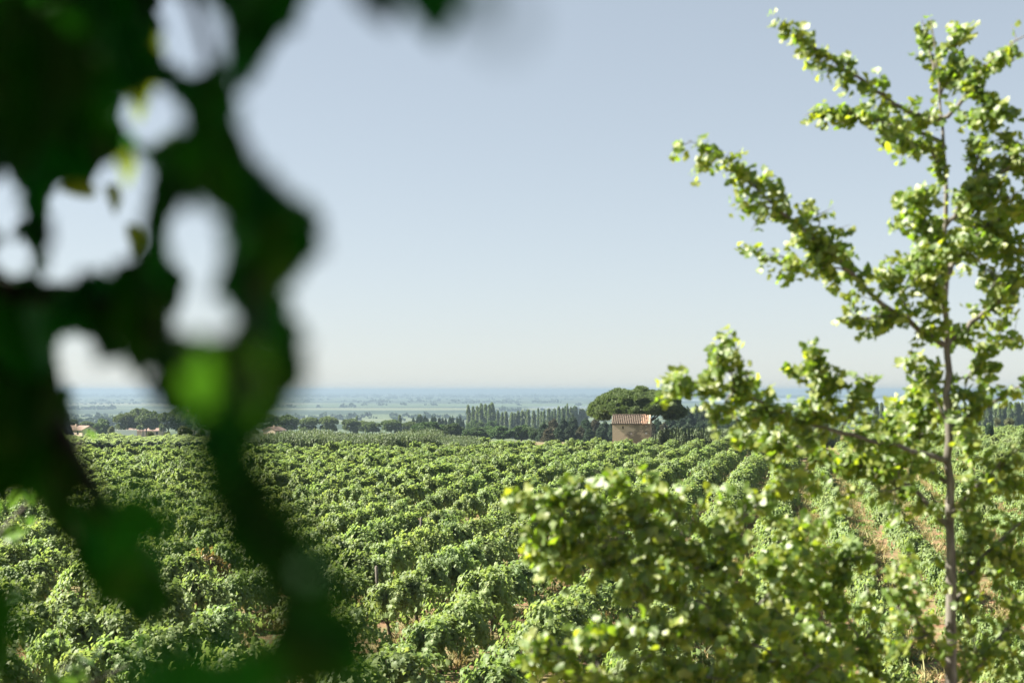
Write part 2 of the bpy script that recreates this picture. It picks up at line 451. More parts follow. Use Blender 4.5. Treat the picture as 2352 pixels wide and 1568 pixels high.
# ------------------------------------------------------------------ grapevines
def vine_leaves(seed, mat, tmpl=GRAPE, n_shoot=28, per=46, wide=1.0, tall=1.0, s0=.080, s1=.140, thin=1.0):
    global rng
    keep, rng = rng, np.random.default_rng(seed)
    pos, nor, tip = [], [], []
    for k in range(n_shoot):
        az = rng.uniform(0, 2 * math.pi); el = R(rng.uniform(4, 86))
        Ls = rng.uniform(.75, 1.2) * (1.0 if el < 1.2 else .8)
        d = np.array([math.cos(az) * math.cos(el) * 1.0 * wide, math.sin(az) * math.cos(el) * .85, math.sin(el) * tall])
        head = np.array([rng.normal() * .08, rng.normal() * .18, .5])
        droop = rng.uniform(.35, .98)
        m = int(per * rng.uniform(.7, 1.2) * thin)
        t = rng.uniform(.22, 1.05, m)
        p = head + d * (Ls * t)[:, None]
        p[:, 2] -= droop * t ** 2.6 * Ls
        p += rng.normal(size=p.shape) * .066
        out = norm(np.stack([p[:, 0], p[:, 1], (p[:, 2] - .6) * 1.1], 1))
        pos.append(p); nor.append(out * .65 + np.array([-.30, .0, .60]) + rng.normal(size=p.shape) * .42)
        tip.append(out * .5 + np.array([0, 0, -.7]) + rng.normal(size=p.shape) * .5)
    pos = np.concatenate(pos); pos[:, 2] = np.maximum(pos[:, 2], .16 + rng.uniform(0, .15, len(pos)))
    pos[:, 2] += .13
    M = frames(np.concatenate(nor), np.concatenate(tip))
    V, F = scatter(tmpl, pos, M, rng.uniform(s0, s1, len(pos)))
    me = mesh_np("grapevine_foliage", V, F, mat)
    rng = keep
    return me

def vine_trunk(seed):
    r = np.random.default_rng(seed)
    base = smooth_path([(0, 0, -.05), (r.normal() * .05, r.normal() * .05, .22), (r.normal() * .07, r.normal() * .08, .45), (0, 0, .62)], 7)
    paths = [(base, np.linspace(.055, .042, 7) * r.uniform(.85, 1.2))]
    for k in range(4):
        a = k * 1.57 + r.uniform(-.4, .4)
        paths.append((smooth_path([base[-2], base[-1] + np.array([math.cos(a) * .14, math.sin(a) * .2, .1]), base[-1] + np.array([math.cos(a) * .26, math.sin(a) * .4, .38])], 6), np.linspace(.03, .008, 6)))
    return tube_mesh("grapevine_trunk", paths, M_DBARK, 6)

VINE_F = [vine_leaves(100 + i, M_VINELEAF, wide=w, tall=t, thin=q) for i, (w, t, q) in enumerate(
    [(1, 1, 1), (1.1, .92, 1), (.95, 1.08, 1), (1.05, 1, .9), (.9, .9, .8), (1, 1.12, 1.05), (1.12, 1.0, 1.1)])]
VINE_BROWN = vine_leaves(131, M_BROWNLEAF, thin=.85)
VINE_T = [vine_trunk(300 + i) for i in range(4)]
VINE_LO = [vine_leaves(160 + i, M_VINELEAF, GRAPE_LO, 26, 32, w, t, .11, .19) for i, (w, t) in enumerate([(1, 1), (1.1, .95), (.92, 1.1), (1, .88)])]

M_VINEPALE = leaf_mat("vine_leaf_pale", [(.135, .19, .098), (.17, .225, .12), (.20, .255, .135), (.15, .20, .11)], (1.7, 1.7, 1.0), .42, .55, .28)
VINE_PALE = [vine_leaves(180 + i, M_VINEPALE, GRAPE_LO, 22, 30, 1.15, .72, .09, .16) for i in range(4)]

def in_reeds(x, y):
    return (-28 < x < -3.2) and (y > 139.5 + (x + 16) * .28)

def vine_spots():
    out = []
    for k in range(-62, 60):
        v = V0 + k * SP
        for i in range(0, 230):
            u = 18 + i * 1.40
            uu = u + rng.uniform(-.16, .16); vv = v + rng.normal() * .09 + .25 * math.sin(u * .05 + k * .2)
            x, y = uu * U + vv * Vv
            q = rng.uniform()
            if y < 26 or abs(x) > .40 * y + 12 or y > edge(x) - 3: continue
            if in_reeds(x, y): continue
            if 153 < y < 166 and 13 < x < 20: continue
            far2 = x < -26 and y > 136
            if far2 and y < 147: continue
            right = v > 1.2
            if q < (.24 if right else .04): continue
            if y > 40 and math.sin(x * .61 + y * .37) * math.sin(y * .23 - x * .3) > .93: continue
            hmod = (1.24 if y < 60 else 1.17 if y < 110 else 1.0) + .10 * math.sin(u * .31 + k * 1.7) + rng.normal() * .10
            w = (.62 if right else float(np.interp(y, [30, 45, 70], [.98, .90, .80]))) * (1 + rng.normal() * .10)
            out.append((x, y, w, hmod * (.86 if right else 1.0), k))
    return out
VINES = vine_spots()

# silhouette of the dark foliage close to the camera (used to fill it with leaves, and to
# choose which vines the picture shows well enough to stand as plants of their own)
POLY = {
 'upper': [(-60,-60),(345,-60),(352,60),(325,125),(330,190),(272,225),(272,300),(262,335),(205,395),(150,395),(95,440),(88,500),(100,560),(80,640),(40,660),(-60,660)],
 'centre': [(352,185),(400,180),(450,195),(512,165),(570,178),(520,215),(540,310),(575,370),(630,435),(712,485),(732,550),(706,598),(652,648),(660,725),(690,800),(690,870),(640,952),(575,885),(545,780),(552,715),(500,672),(533,620),(520,550),(480,475),(420,468),(365,510),(352,430),(357,350),(400,330),(432,270),(415,215)],
 'corner': [(390,-60),(695,-60),(690,10),(668,70),(640,92),(600,100),(572,178),(535,140),(515,70),(480,10),(425,0)],
 'middle': [(190,625),(330,590),(372,600),(400,680),(392,735),(410,765),(470,795),(560,870),(640,950),(600,985),(540,985),(500,985),(430,950),(370,920),(345,890),(325,850),(285,820),(240,835),(200,870),(215,790),(150,740)],
 'left': [(-60,652),(80,648),(130,700),(165,690),(185,760),(135,790),(132,860),(150,960),(140,1060),(160,1150),(250,1200),(340,1290),(400,1380),(320,1420),(220,1340),(150,1210),(60,1110),(-60,1160)],
 'bridge': [(320,160),(400,172),(470,190),(520,205),(430,232),(400,208),(350,205),(285,215)],
 'stem': [(343,345),(372,340),(378,470),(385,560),(420,660),(345,640),(335,590),(352,510)],
 'strand': [(245,308),(330,335),(372,342),(368,368),(300,348),(245,348)],
 'low': [(480,960),(548,985),(548,1100),(610,1150),(690,1230),(745,1330),(795,1470),(775,1525),(715,1440),(640,1350),(560,1260),(500,1120)],
}
HOLES = [(8,470,40,76),(30,600,44,44),(445,555,60,82),(472,738,74,48),(175,830,40,60),(450,85,60,90),(348,268,66,66),(225,540,105,80),(300,420,45,70),(255,868,40,36)]
GW, GH = 168, 150
gx, gy = np.meshgrid((np.arange(GW) + .5) * 8 - 160, (np.arange(GH + 60) + .5) * 8 - 160)
def poly_mask(poly):
    inside = np.zeros(gx.shape, bool); n = len(poly)
    for i in range(n):
        (x1, y1), (x2, y2) = poly[i], poly[(i + 1) % n]
        c = ((y1 > gy) != (y2 > gy))
        with np.errstate(divide='ignore', invalid='ignore'):
            inside ^= c & (gx < (x2 - x1) * (gy - y1) / (y2 - y1 + 1e-9) + x1)
    return inside
HOLE_M = np.zeros(gx.shape, bool)
for (cx, cy, rx, ry) in HOLES: HOLE_M |= ((gx - cx) / rx) ** 2 + ((gy - cy) / ry) ** 2 < 1
def grow(m, n):
    for _ in range(n):
        q = m.copy(); q[1:] |= m[:-1]; q[:-1] |= m[1:]; q[:, 1:] |= m[:, :-1]; q[:, :-1] |= m[:, 1:]; m = q
    return m
MASKS = {k: grow(poly_mask(p), 8 if k == 'low' else 3) & ~HOLE_M for k, p in POLY.items()}
DARK = np.any(np.stack([poly_mask(POLY['left']), poly_mask(POLY['low'])]), 0)
def dark_at(px, py):
    i = int((px + 160) // 8); j = int((py + 160) // 8)
    return 0 <= i < GW and 0 <= j < GH + 60 and bool(DARK[j, i])

def place_vines():
    near, far = [], []
    for sp in VINES:
        x, y = sp[:2]
        px, py, _ = proj((x, y, .8))[0]
        seen = -40 < px < 2392 and py < 1600 and not dark_at(px, py)
        if seen and 1180 < px < 2010 and 1120 < py: seen = rng.uniform() < .45     # mostly behind the ginkgo
        if seen and px > 2020 and py > 1000: seen = rng.uniform() < .3
        (near if seen else far).append(sp)
    near.sort(key=lambda s: s[1])
    far += near[300:]; near = near[:300]
    G = "grapevines in rows across the field"
    roots = []
    for m_i, fm in enumerate(VINE_F):
        r = thing("grapevine", (0, 0, 0), "bushy green grapevine in the rows nearest the camera", "grapevine", G)
        link("trunk", VINE_T[m_i % 4], r); link("foliage", fm, r); roots.append(r)
    used = set()
    # one yellowing plant stands out at the lower left
    for i, (x, y, w, h, k) in enumerate(near):
        rz = -ROW_A + rng.normal() * .25
        mi = int(rng.integers(0, 7)); loc = (x, y, zt(x, y)); sc = (w, 1.0 + rng.normal() * .05, h)
        if mi not in used:
            used.add(mi); r = roots[mi]; r.location = loc; r.rotation_euler = (0, 0, rz); r.scale = sc
        else:
            r = dup(roots[mi], loc, rz, sc)
    best = min(near, key=lambda s: abs(proj((s[0], s[1], 1.0))[0][0] - 482) + abs(proj((s[0], s[1], 1.1))[0][1] - 1290))
    for o in list(S.objects):
        if o.name.startswith("grapevine") and o.type == 'EMPTY' and (o.location.xy - Vector(best[:2])).length < .01:
            for c in o.children:
                if c.name.startswith("foliage"): c.data = VINE_BROWN
            o['label'] = "yellowing brownish grapevine among the green ones at lower left"
            del o['group']
    for r in roots:
        if list(r.location) == [0, 0, 0]:
            for c in list(r.children): bpy.data.objects.remove(c)
            bpy.data.objects.remove(r)
    far = [f for f in far]
    src = source_coll("vine_sources", VINE_F + VINE_LO + VINE_PALE)
    pts = [(x, y, zt(x, y)) for x, y, *_ in far]
    rot = [(0, 0, -ROW_A + rng.normal() * .25) for _ in far]
    scl = [(w, 1.05, h) for x, y, w, h, k in far]
    pick = [int(rng.integers(0, 7)) if y < 75 else (7 if not (x < -26 and y > 140) else 11) + int(rng.integers(0, 4)) for x, y, *_ in far]
    stuff_cover("vineyard", "far rows of green vines merging into one textured field", pts, rot, scl, pick, src)
place_vines()

# ------------------------------------------------------------------ dry grass between the rows
def grass():
    meshes = []
    for s in range(4):
        r = np.random.default_rng(40 + s); V, F = [], []
        for i in range(34):
            a = r.uniform(0, 6.28); b = r.uniform(0, .22) ; h = r.uniform(.10, .42) * (1.4 if i % 9 == 0 else 1)
            o = len(V); p = np.array([math.cos(a) * b, math.sin(a) * b, -.02]); lean = np.array([r.normal() * .35, r.normal() * .35, 1]) * h
            sd = np.array([math.sin(a * 3), math.cos(a * 3), 0]) * r.uniform(.006, .016)
            V += [p - sd, p + sd, p + lean * .6 + sd * .8, p + lean * .6 - sd * .8, p + lean + np.array([r.normal() * .06, r.normal() * .06, -.02])]
            F += [(o, o + 1, o + 2), (o, o + 2, o + 3), (o + 3, o + 2, o + 4)]
        meshes.append(mesh_np("dry_grass_tuft", np.array(V), np.array(F), M_DRY))
    for s in range(2):       # low weeds
        r = np.random.default_rng(60 + s); n = 40
        p = np.stack([r.normal(size=n) * .16, r.normal(size=n) * .16, np.abs(r.normal(size=n)) * .09 + .02], 1)
        V, F = scatter(GRAPE_LO, p, frames(r.normal(size=(n, 3)) * .6 + [0, 0, 1], r.normal(size=(n, 3))), r.uniform(.03, .07, n))
        meshes.append(mesh_np("weed", V, F, M_SAPLING))
    pts, rot, scl, pick = [], [], [], []
    for k in range(-24, 24):
        v = V0 + (k + .5) * SP
        n = 1100 if k > -8 else 750
        u = rng.uniform(22, 118, n) ** 1.0
        for uu in u:
            vv = v + rng.normal() * .62
            x, y = uu * U + vv * Vv
            if y < 27 or abs(x) > .38 * y + 2: continue
            if math.sin(x * 1.9 + y * .7) * math.sin(y * 1.3 - x) < -.25 and rng.uniform() < .8: continue
            pts.append((x, y, zt(x, y))); rot.append((0, 0, rng.uniform(0, 6.28)))
            q = rng.uniform(.6, 1.3); scl.append((q * 1.2, q * 1.2, q * rng.uniform(.5, 1.15))); pick.append(int(rng.choice(6, p=[.16, .16, .16, .16, .18, .18])))
    stuff_cover("grass", "dry straw coloured grass and weeds between the vine rows", pts, rot, scl, pick, source_coll("grass_sources", meshes))
grass()

# ------------------------------------------------------------------ wooden posts in the rows
def posts():
    me = tube_mesh("wooden_post", [(np.array([(0, 0, -.2), (.004, 0, .6), (0, .006, 1.0), (.003, 0, 1.36), (.003, 0, 1.37)]), np.array([.05, .05, .047, .045, .03]))], M_POST, 9)
    for px, py, Y, lab in [(869, 1345, 42, "grey weathered post standing in the vine row beside the dark hanging leaves"),
                           (965, 1232, 58, "thin grey post among the vines at the centre, farther from the camera")]:
        q = P(px, py, Y); o = link("wooden_post", me, None, (q[0], Y, zt(q[0], Y)))
        o.rotation_euler = (rng.normal() * .03, rng.normal() * .04, rng.uniform(0, 6))
        tag(o, lab, "post", "posts of the vineyard")
posts()

# ------------------------------------------------------------------ the stone hut
def hut():
    Y = 156.0
    q = P(1455, 960, Y); x0 = q[0]
    sc = Y / 155
    W, Dp = 4.08 * sc, 3.8; ze, zr = P(1455, 973.5, Y)[2], P(1455, 953.8, Y + 1.9)[2]
    rz = R(-8)
    root = thing("stone_hut", (x0, Y + Dp / 2, zt(x0, Y)), "small square tan stained hut with a terracotta roof at the vineyard edge", "hut", None, rz)
    m, nt, out = new_mat("stained_render")
    n1 = noise(nt, 1.0, 7, .72, vec_scale=(.55, .8, 1.25)); n2 = noise(nt, 2.6, 6, .7, vec_scale=(.5, .5, 2.2)); n3 = noise(nt, 24, 4, .6)
    c = ramp(nt, n3, [(.3, (.47, .36, .255)), (.7, (.62, .49, .355))])
    tc = nt.nodes.new("ShaderNodeTexCoord"); sx = nt.nodes.new("ShaderNodeSeparateXYZ"); nt.links.new(tc.outputs['Object'], sx.inputs[0])
    mm = nt.nodes.new("ShaderNodeMath"); mm.operation = 'ADD'; nt.links.new(n1, mm.inputs[0])
    ms = nt.nodes.new("ShaderNodeMapRange"); ms.inputs[1].default_value = -1.3; ms.inputs[2].default_value = .4; ms.inputs[3].default_value = -.12; ms.inputs[4].default_value = .05
    nt.links.new(sx.outputs[0], ms.inputs[0]); nt.links.new(ms.outputs[0], mm.inputs[1])
    st = ramp(nt, mm.outputs[0], [(.46, (0, 0, 0)), (.55, (.85, .85, .85))])
    c = mixc(nt, st, c, (.20, .165, .12))
    st2 = ramp(nt, n2, [(.55, (0, 0, 0)), (.72, (.55, .55, .55))])
    c = mixc(nt, st2, c, (.17, .14, .105))
    surf(nt, out, c, .95, .1, n3, .03, .5)
    # walls with a real opening
    hw, hd = W / 2, Dp / 2
    wx0, wx1 = -hw + .265 * W, -hw + .301 * W; wz1 = ze - .23; wz0 = ze - .55
    y = -hd
    def quad(a, b, c_, d): return [a, b, c_, d], [(0, 1, 2, 3)]
    pr = []
    for (a0, a1, b0, b1) in [(-hw, wx0, -.3, ze), (wx1, hw, -.3, ze), (wx0, wx1, -.3, wz0), (wx0, wx1, wz1, ze)]:
        pr.append(quad((a0, y, b0), (a1, y, b0), (a1, y, b1), (a0, y, b1)))
    dd = .4
    pr += [quad((wx0, y, wz0), (wx0, y + dd, wz0), (wx0, y + dd, wz1), (wx0, y, wz1)), quad((wx1, y, wz0), (wx1, y, wz1), (wx1, y + dd, wz1), (wx1, y + dd, wz0)),
           quad((wx0, y, wz0), (wx1, y, wz0), (wx1, y + dd, wz0), (wx0, y + dd, wz0)), quad((wx0, y, wz1), (wx0, y + dd, wz1), (wx1, y + dd, wz1), (wx1, y, wz1))]
    for sgn in (-1, 1):      # gables, the right one carried up as a coping
        g = [(sgn * hw, -hd, -.3), (sgn * hw, hd, -.3), (sgn * hw, hd, ze), (sgn * hw, 0, zr), (sgn * hw, -hd, ze)]
        pr.append((g, [(0, 1, 2, 3, 4)] if sgn > 0 else [(4, 3, 2, 1, 0)]))
    pr.append(quad((hw, hd, -.3), (-hw, hd, -.3), (-hw, hd, ze), (hw, hd, ze)))
    th = .20; e = .13
    gx0, gx1 = hw - th, hw + .015
    prof = [(-hd - .03, ze - .28), (-hd - .03, ze + .09), (0, zr + .09), (hd + .03, ze + .09), (hd + .03, ze - .28), (0, zr - .3)]
    Vp = [(gx0, a, b) for a, b in prof] + [(gx1, a, b) for a, b in prof]
    n = len(prof); Fp = [tuple(range(n))[::-1], tuple(range(n, 2 * n))] + [(i, (i + 1) % n, n + (i + 1) % n, n + i) for i in range(n)]
    wall = link("wall", py_mesh("hut_wall", pr, m), root)
    link("gable_coping", py_mesh("hut_coping", [(Vp, Fp)], m), wall)
    # window: dark inner board behind the opening
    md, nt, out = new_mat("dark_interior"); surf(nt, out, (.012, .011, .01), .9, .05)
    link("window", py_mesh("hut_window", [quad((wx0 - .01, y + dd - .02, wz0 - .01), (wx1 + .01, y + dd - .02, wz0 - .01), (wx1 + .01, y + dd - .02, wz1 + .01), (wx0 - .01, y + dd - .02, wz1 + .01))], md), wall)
    # roof of half-round tiles
    m, nt, out = new_mat("canal_tiles")
    n1 = noise(nt, 1.6, 6, .7); n2 = noise(nt, 9, 5, .7, vec_scale=(1, .6, 1)); 
    c = ramp(nt, n2, [(.28, (.07, .056, .044)), (.5, (.115, .088, .068)), (.72, (.21, .155, .118))])
    lich = ramp(nt, n1, [(.42, (0, 0, 0)), (.56, (.75, .75, .75))])
    c = mixc(nt, lich, c, (.115, .095, .075))
    tc = nt.nodes.new("ShaderNodeTexCoord"); sx = nt.nodes.new("ShaderNodeSeparateXYZ"); nt.links.new(tc.outputs['Object'], sx.inputs[0])
    ma = nt.nodes.new("ShaderNodeMath"); ma.operation = 'ADD'; nt.links.new(sx.outputs[0], ma.inputs[0]); nt.links.new(n1, ma.inputs[1])
    newp = ramp(nt, ma.outputs[0], [(0, (0, 0, 0)), (1, (0, 0, 0))])
    mr = nt.nodes.new("ShaderNodeMapRange"); mr.inputs[1].default_value = 1.62; mr.inputs[2].default_value = 1.72; nt.links.new(ma.outputs[0], mr.inputs[0])
    sel = nt.nodes.new("ShaderNodeMath"); sel.operation = 'MULTIPLY'; nt.links.new(mr.outputs[0], sel.inputs[0])
    mr2 = nt.nodes.new("ShaderNodeMapRange"); mr2.inputs[1].default_value = .47; mr2.inputs[2].default_value = .55; nt.links.new(n2, mr2.inputs[0]); nt.links.new(mr2.outputs[0], sel.inputs[1])
    c = mixc(nt, sel.outputs[0], c, (.46, .28, .19))
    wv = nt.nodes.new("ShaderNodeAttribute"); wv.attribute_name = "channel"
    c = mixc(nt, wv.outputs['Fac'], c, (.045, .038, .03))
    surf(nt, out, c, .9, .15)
    cols = 20; per = 10
    rx0, rx1 = -hw - .09, hw - th - .004
    Vs, Fs = [], []
    rows = 7
    slope_len = 1.0
    for side in (-1, 1):
        xs = np.linspace(rx0, rx1, cols * per + 1)
        ts = []
        for r_ in range(rows): ts += [(r_ / rows, 0), ((r_ + .999) / rows, 1)]
        o = len(Vs)
        for (t, f) in ts:
            yy = side * (hd + .14) * (1 - t); zz = ze - .035 + (zr - ze + .02) * t - .0 + (.034 if f == 0 else 0.0)
            for x in xs:
                ph = (x - rx0) / (rx1 - rx0) * cols
                wob = .008 * math.sin(int(ph) * 5.1 + int(t * rows) * 2.3)
                Vs.append((x + wob, yy, zz + .105 * abs(math.sin(math.pi * ph)) ** .8 + wob))
        nx = len(xs)
        for j in range(len(ts) - 1):
            for i in range(nx - 1):
                a = o + j * nx + i; f_ = (a, a + 1, a + nx + 1, a + nx)
                Fs.append(f_ if side < 0 else f_[::-1])
        # under the eave
        o2 = len(Vs); yy = side * (hd + .14)
        for x in xs: Vs.append((x, yy, ze - .06))
        for i in range(nx - 1):
            f_ = (o2 + i, o2 + i + 1, o + i + 1, o + i); Fs.append(f_ if side < 0 else f_[::-1])
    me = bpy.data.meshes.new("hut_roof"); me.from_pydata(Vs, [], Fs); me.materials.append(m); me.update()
    at = me.attributes.new("channel", 'FLOAT', 'POINT')       # side-light shade painted into the channels between the tiles
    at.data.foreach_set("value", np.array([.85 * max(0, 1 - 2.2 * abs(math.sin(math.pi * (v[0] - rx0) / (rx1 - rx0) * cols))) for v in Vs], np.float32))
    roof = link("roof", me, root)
    rp = [(np.array([(x, 0, zr + .05), (x + .36, 0, zr + .055)]), np.array([.10, .085])) for x in np.arange(rx0, rx1 - .3, .34)]
    link("ridge_tiles", tube_mesh("hut_ridge", rp, m, 10), roof)
    mp, nt, out = new_mat("pale_plaque"); n = noise(nt, 14, 3); surf(nt, out, ramp(nt, n, [(.3, (.50, .37, .36)), (.7, (.68, .56, .55))]), .6, .3)
    link("plaque", py_mesh("hut_plaque", [bm_box((-hw + .485 * W, -hd - .02, ze - 1.17), (-hw + .525 * W, -hd + .01, ze - .96))], mp), root)['label'] = "pinkish plaque on the middle of the hut front"
    mp2, nt, out = new_mat("white_plaque"); n = noise(nt, 14, 3); surf(nt, out, ramp(nt, n, [(.3, (.50, .48, .47)), (.7, (.66, .65, .66))]), .5, .3)
    link("plaque", py_mesh("hut_plaque", [bm_box((-hw + .875 * W, -hd - .02, ze - 1.07), (-hw + .93 * W, -hd + .01, ze - .93))], mp2), root)['label'] = "white plaque at the right of the hut front"
    xb = -hw + .90 * W; zb = ze - .28
    link("bracket", tube_mesh("hut_bracket", [(np.array([(xb - .10, -hd - .03, zb + .02), (xb, -hd - .06, zb + .10), (xb + .10, -hd - .03, zb + .02)]), .018)], mp2, 6), root)
hut()

# ------------------------------------------------------------------ the great umbrella pine behind the hut
def great_pine():
    Y = 169.0
    cx = P(1460, 950, Y)[0] + .15
    root = thing("umbrella_pine", (cx, Y, zt(cx, Y)), "great spreading umbrella pine with a wide flat crown right behind the hut", "pine tree")
    global rng
    keep, rng = rng, np.random.default_rng(21)
    A, Bz = 5.6, 6.35
    sph = []
    def dome(r, az):     # height of the crown's upper side
        return 4.75 + (Bz - 4.95) * math.sqrt(max(0, 1 - (r / 5.75) ** 2)) + .25 * math.sin(az * 3 + 1)
    for ring, n, rr in [(0, 4, .75), (1.7, 9, .8), (3.1, 14, .78), (4.3, 19, .72), (5.0, 17, .62)]:
        for i in range(n):
            az = i / n * 6.283 + rng.uniform(-.2, .2) + ring; r = ring + rng.uniform(-.35, .35) if ring else rng.uniform(0, .9)
            s = rr * rng.uniform(.75, 1.2)
            x, y = r * math.cos(az), r * math.sin(az) * .92
            z = dome(r, az) - s * .45 + rng.normal() * .2
            if ring == 5.0: z = 3.85 + rng.uniform(0, .9); 
            sph.append((x, y, z, s * 1.12, s * 1.1, s * .78))
    for ring, n, z0, rr in [(4.4, 12, 4.5, .68), (3.3, 9, 4.75, .7), (4.95, 11, 4.25, .6)]:
        for i in range(n):
            az = (i + .5) / n * 6.283 + rng.uniform(-.2, .2); r = ring + rng.uniform(-.3, .3); s = rr * rng.uniform(.8, 1.15)
            sph.append((r * math.cos(az), r * math.sin(az) * .92, z0 + rng.normal() * .15, s * 1.1, s * 1.1, s * .85))
    # drooping lobes at either end
    for (x, y, z, s) in [(-4.9, -.6, 3.9, .8), (-4.2, -1.6, 3.6, .8), (-3.9, -1.9, 3.45, .5), (4.6, -.8, 3.9, .85), (3.9, -1.8, 3.6, .75), (4.9, .5, 4.1, .7), (-5.0, .8, 4.2, .7), (0, -3.9, 4.2, .7), (1.6, -3.6, 4.35, .8), (-2.2, -3.6, 4.2, .8), (2.4, -3.2, 4.1, .6)]:
        sph.append((x, y, z, s * 1.1, s, s * .85))
    V, F = foliage_on(sph, 60, .32, TUFT, up=.45, jitter=.45, lower=-.55)
    link("crown", mesh_np("great_pine_crown", V, F, M_PINE), root)
    base = np.array([0, 0, -.3])
    link("trunk", tube_mesh("great_pine_trunk", [(smooth_path([base, (.05, 0, .6), (0, 0, 1.5)], 8), np.linspace(.42, .30, 8))], M_DBARK, 10), root)
    limbs = []
    for i in range(22):
        az = i / 22 * 6.283 + rng.uniform(-.15, .15); r = rng.uniform(3.0, 4.9) if i % 3 else rng.uniform(1.2, 2.4)
        end = np.array([r * math.cos(az), r * math.sin(az) * .9, dome(r, az) - .75])
        mid = np.array([end[0] * .45, end[1] * .45, 1.6 + (end[2] - 1.6) * .42])
        p = smooth_path([(0, 0, .9 + .5 * (i % 2)), mid * [.5, .5, 1] * np.array([1, 1, .85]), mid, end], 14, .03)
        limbs.append((p, np.linspace(.16 if i % 3 else .11, .035, 14)))
        for k in range(2):
            q = lerp_path(p, [.55 + .15 * k])[0]; e2 = end + np.array([rng.normal() * .9, rng.normal() * .9, .1])
            limbs.append((smooth_path([q, (q + e2) / 2 + [0, 0, -.05], e2], 7), np.linspace(.06, .02, 7)))
    for l in limbs: pass
    big = limbs[::3]; small = [l for i, l in enumerate(limbs) if i % 3]
    for j in range(0, len(big)):
        link("branch", tube_mesh("great_pine_branch", [big[j]] + small[2 * j:2 * j + 2], M_DBARK, 7), root)
    rng = keep
great_pine()

# ------------------------------------------------------------------ trees beyond the field
def lumps(n, fx, seed):
    r = np.random.default_rng(seed); return fx(r, n)
def pine_proto(seed):      # 1 m high, 1 m wide, scaled when placed
    r = np.random.default_rng(seed); sp = []
    for ring, n in [(0, 2), (.19, 6), (.34, 10)]:
        for i in range(n):
            a = i / n * 6.28 + r.uniform(-.3, .3); q = ring + r.uniform(-.05, .05); s = r.uniform(.12, .18)
            zc = .60 + .30 * math.sqrt(max(0, 1 - (q / .50) ** 2)) - s * .5 + r.normal() * .025
            sp.append((q * math.cos(a), q * math.sin(a), zc, s, s, s * .85))
    for i in range(8):
        a = i / 8 * 6.28 + r.uniform(-.3, .3); sp.append((.30 * math.cos(a), .30 * math.sin(a), .46 + r.normal() * .05, .13, .13, .11))
    V, F = foliage_on(sp, 900, .050, CLUMP, .4, .45, -.6)
    limbs = [(np.array([(0, 0, -.02), (.01, 0, .2), (0, .01, .42)]), np.array([.035, .03, .024]))]
    for i in range(7):
        a = i / 7 * 6.28 + r.uniform(-.3, .3); limbs.append((np.array([(0, 0, .30 + .02 * i), (.12 * math.cos(a), .12 * math.sin(a), .44), (.3 * math.cos(a), .3 * math.sin(a), .62)]), np.array([.016, .012, .006])))
    return V, F, limbs
def round_proto(seed):
    r = np.random.default_rng(seed); sp = [(0, 0, .55, .36, .36, .36)]
    for i in range(20):
        d = norm(r.normal(size=3)); s = r.uniform(.11, .19)
        sp.append((d[0] * .36, d[1] * .36, .54 + d[2] * .34, s, s, s * .9))
    V, F = foliage_on(sp, 760, .055, CLUMP, .35, .5, -.7)
    return V, F, [(np.array([(0, 0, -.02), (.01, 0, .15), (0, .01, .5)]), np.array([.03, .028, .015]))]
def conifer_proto(seed):
    r = np.random.default_rng(seed); sp = []
    for lev in range(9):
        z = .10 + lev * .095; rad = .44 * (1 - z) ** .75 + .03
        n = max(2, int(8 * rad / .44))
        for i in range(n):
            a = i / n * 6.28 + lev * .9 + r.uniform(-.4, .4); q = rad * r.uniform(.55, 1); s = .075 + rad * .22 * r.uniform(.7, 1.3)
            sp.append((q * math.cos(a), q * math.sin(a), z + r.normal() * .02, s * 1.15, s * 1.15, s * .62))
    sp.append((0, 0, .93, .035, .035, .09)); sp.append((0, 0, .5, .16, .16, .36))
    V, F = foliage_on(sp, 900, .052, CLUMP, .15, .55, -.8)
    return V, F, [(np.array([(0, 0, -.02), (0, 0, .4), (0, 0, .9)]), np.array([.025, .018, .006]))]
def poplar_proto(seed):     # wide .22 of the height
    r = np.random.default_rng(seed); sp = [(0, 0, .5, .06, .06, .42)]
    for i in range(26):
        z = .07 + .90 * (i / 26); w = .085 * (math.sin(math.pi * min(1, (z * .93 + .07))) ** .55) * (1.05 - .35 * z)
        a = r.uniform(0, 6.28); q = w * r.uniform(.3, .9)
        sp.append((q * math.cos(a), q * math.sin(a), z, .034 + w * .25, .034 + w * .25, .075))
    V, F = foliage_on(sp, 2300, .034, CLUMP, .5, .5, -.8)
    return V, F, [(np.array([(0, 0, -.02), (0, 0, .5), (0, 0, .9)]), np.array([.012, .008, .003]))]
def bush_proto(seed):
    r = np.random.default_rng(seed); sp = []
    for i in range(16):
        a = r.uniform(0, 6.28); q = r.uniform(.05, .36); s = r.uniform(.12, .2)
        sp.append((q * math.cos(a), q * math.sin(a), .35 + .38 * math.sqrt(max(0, 1 - (q / .5) ** 2)) * r.uniform(.5, 1), s, s, s))
    V, F = foliage_on(sp, 420, .075, CLUMP, .3, .7, -.8)
    return V, F, [(np.array([(0, 0, -.02), (.06 * math.cos(i * 1.6), .06 * math.sin(i * 1.6), .2), (.2 * math.cos(i * 1.6), .2 * math.sin(i * 1.6), .6)]), np.array([.02, .015, .006])) for i in range(4)]

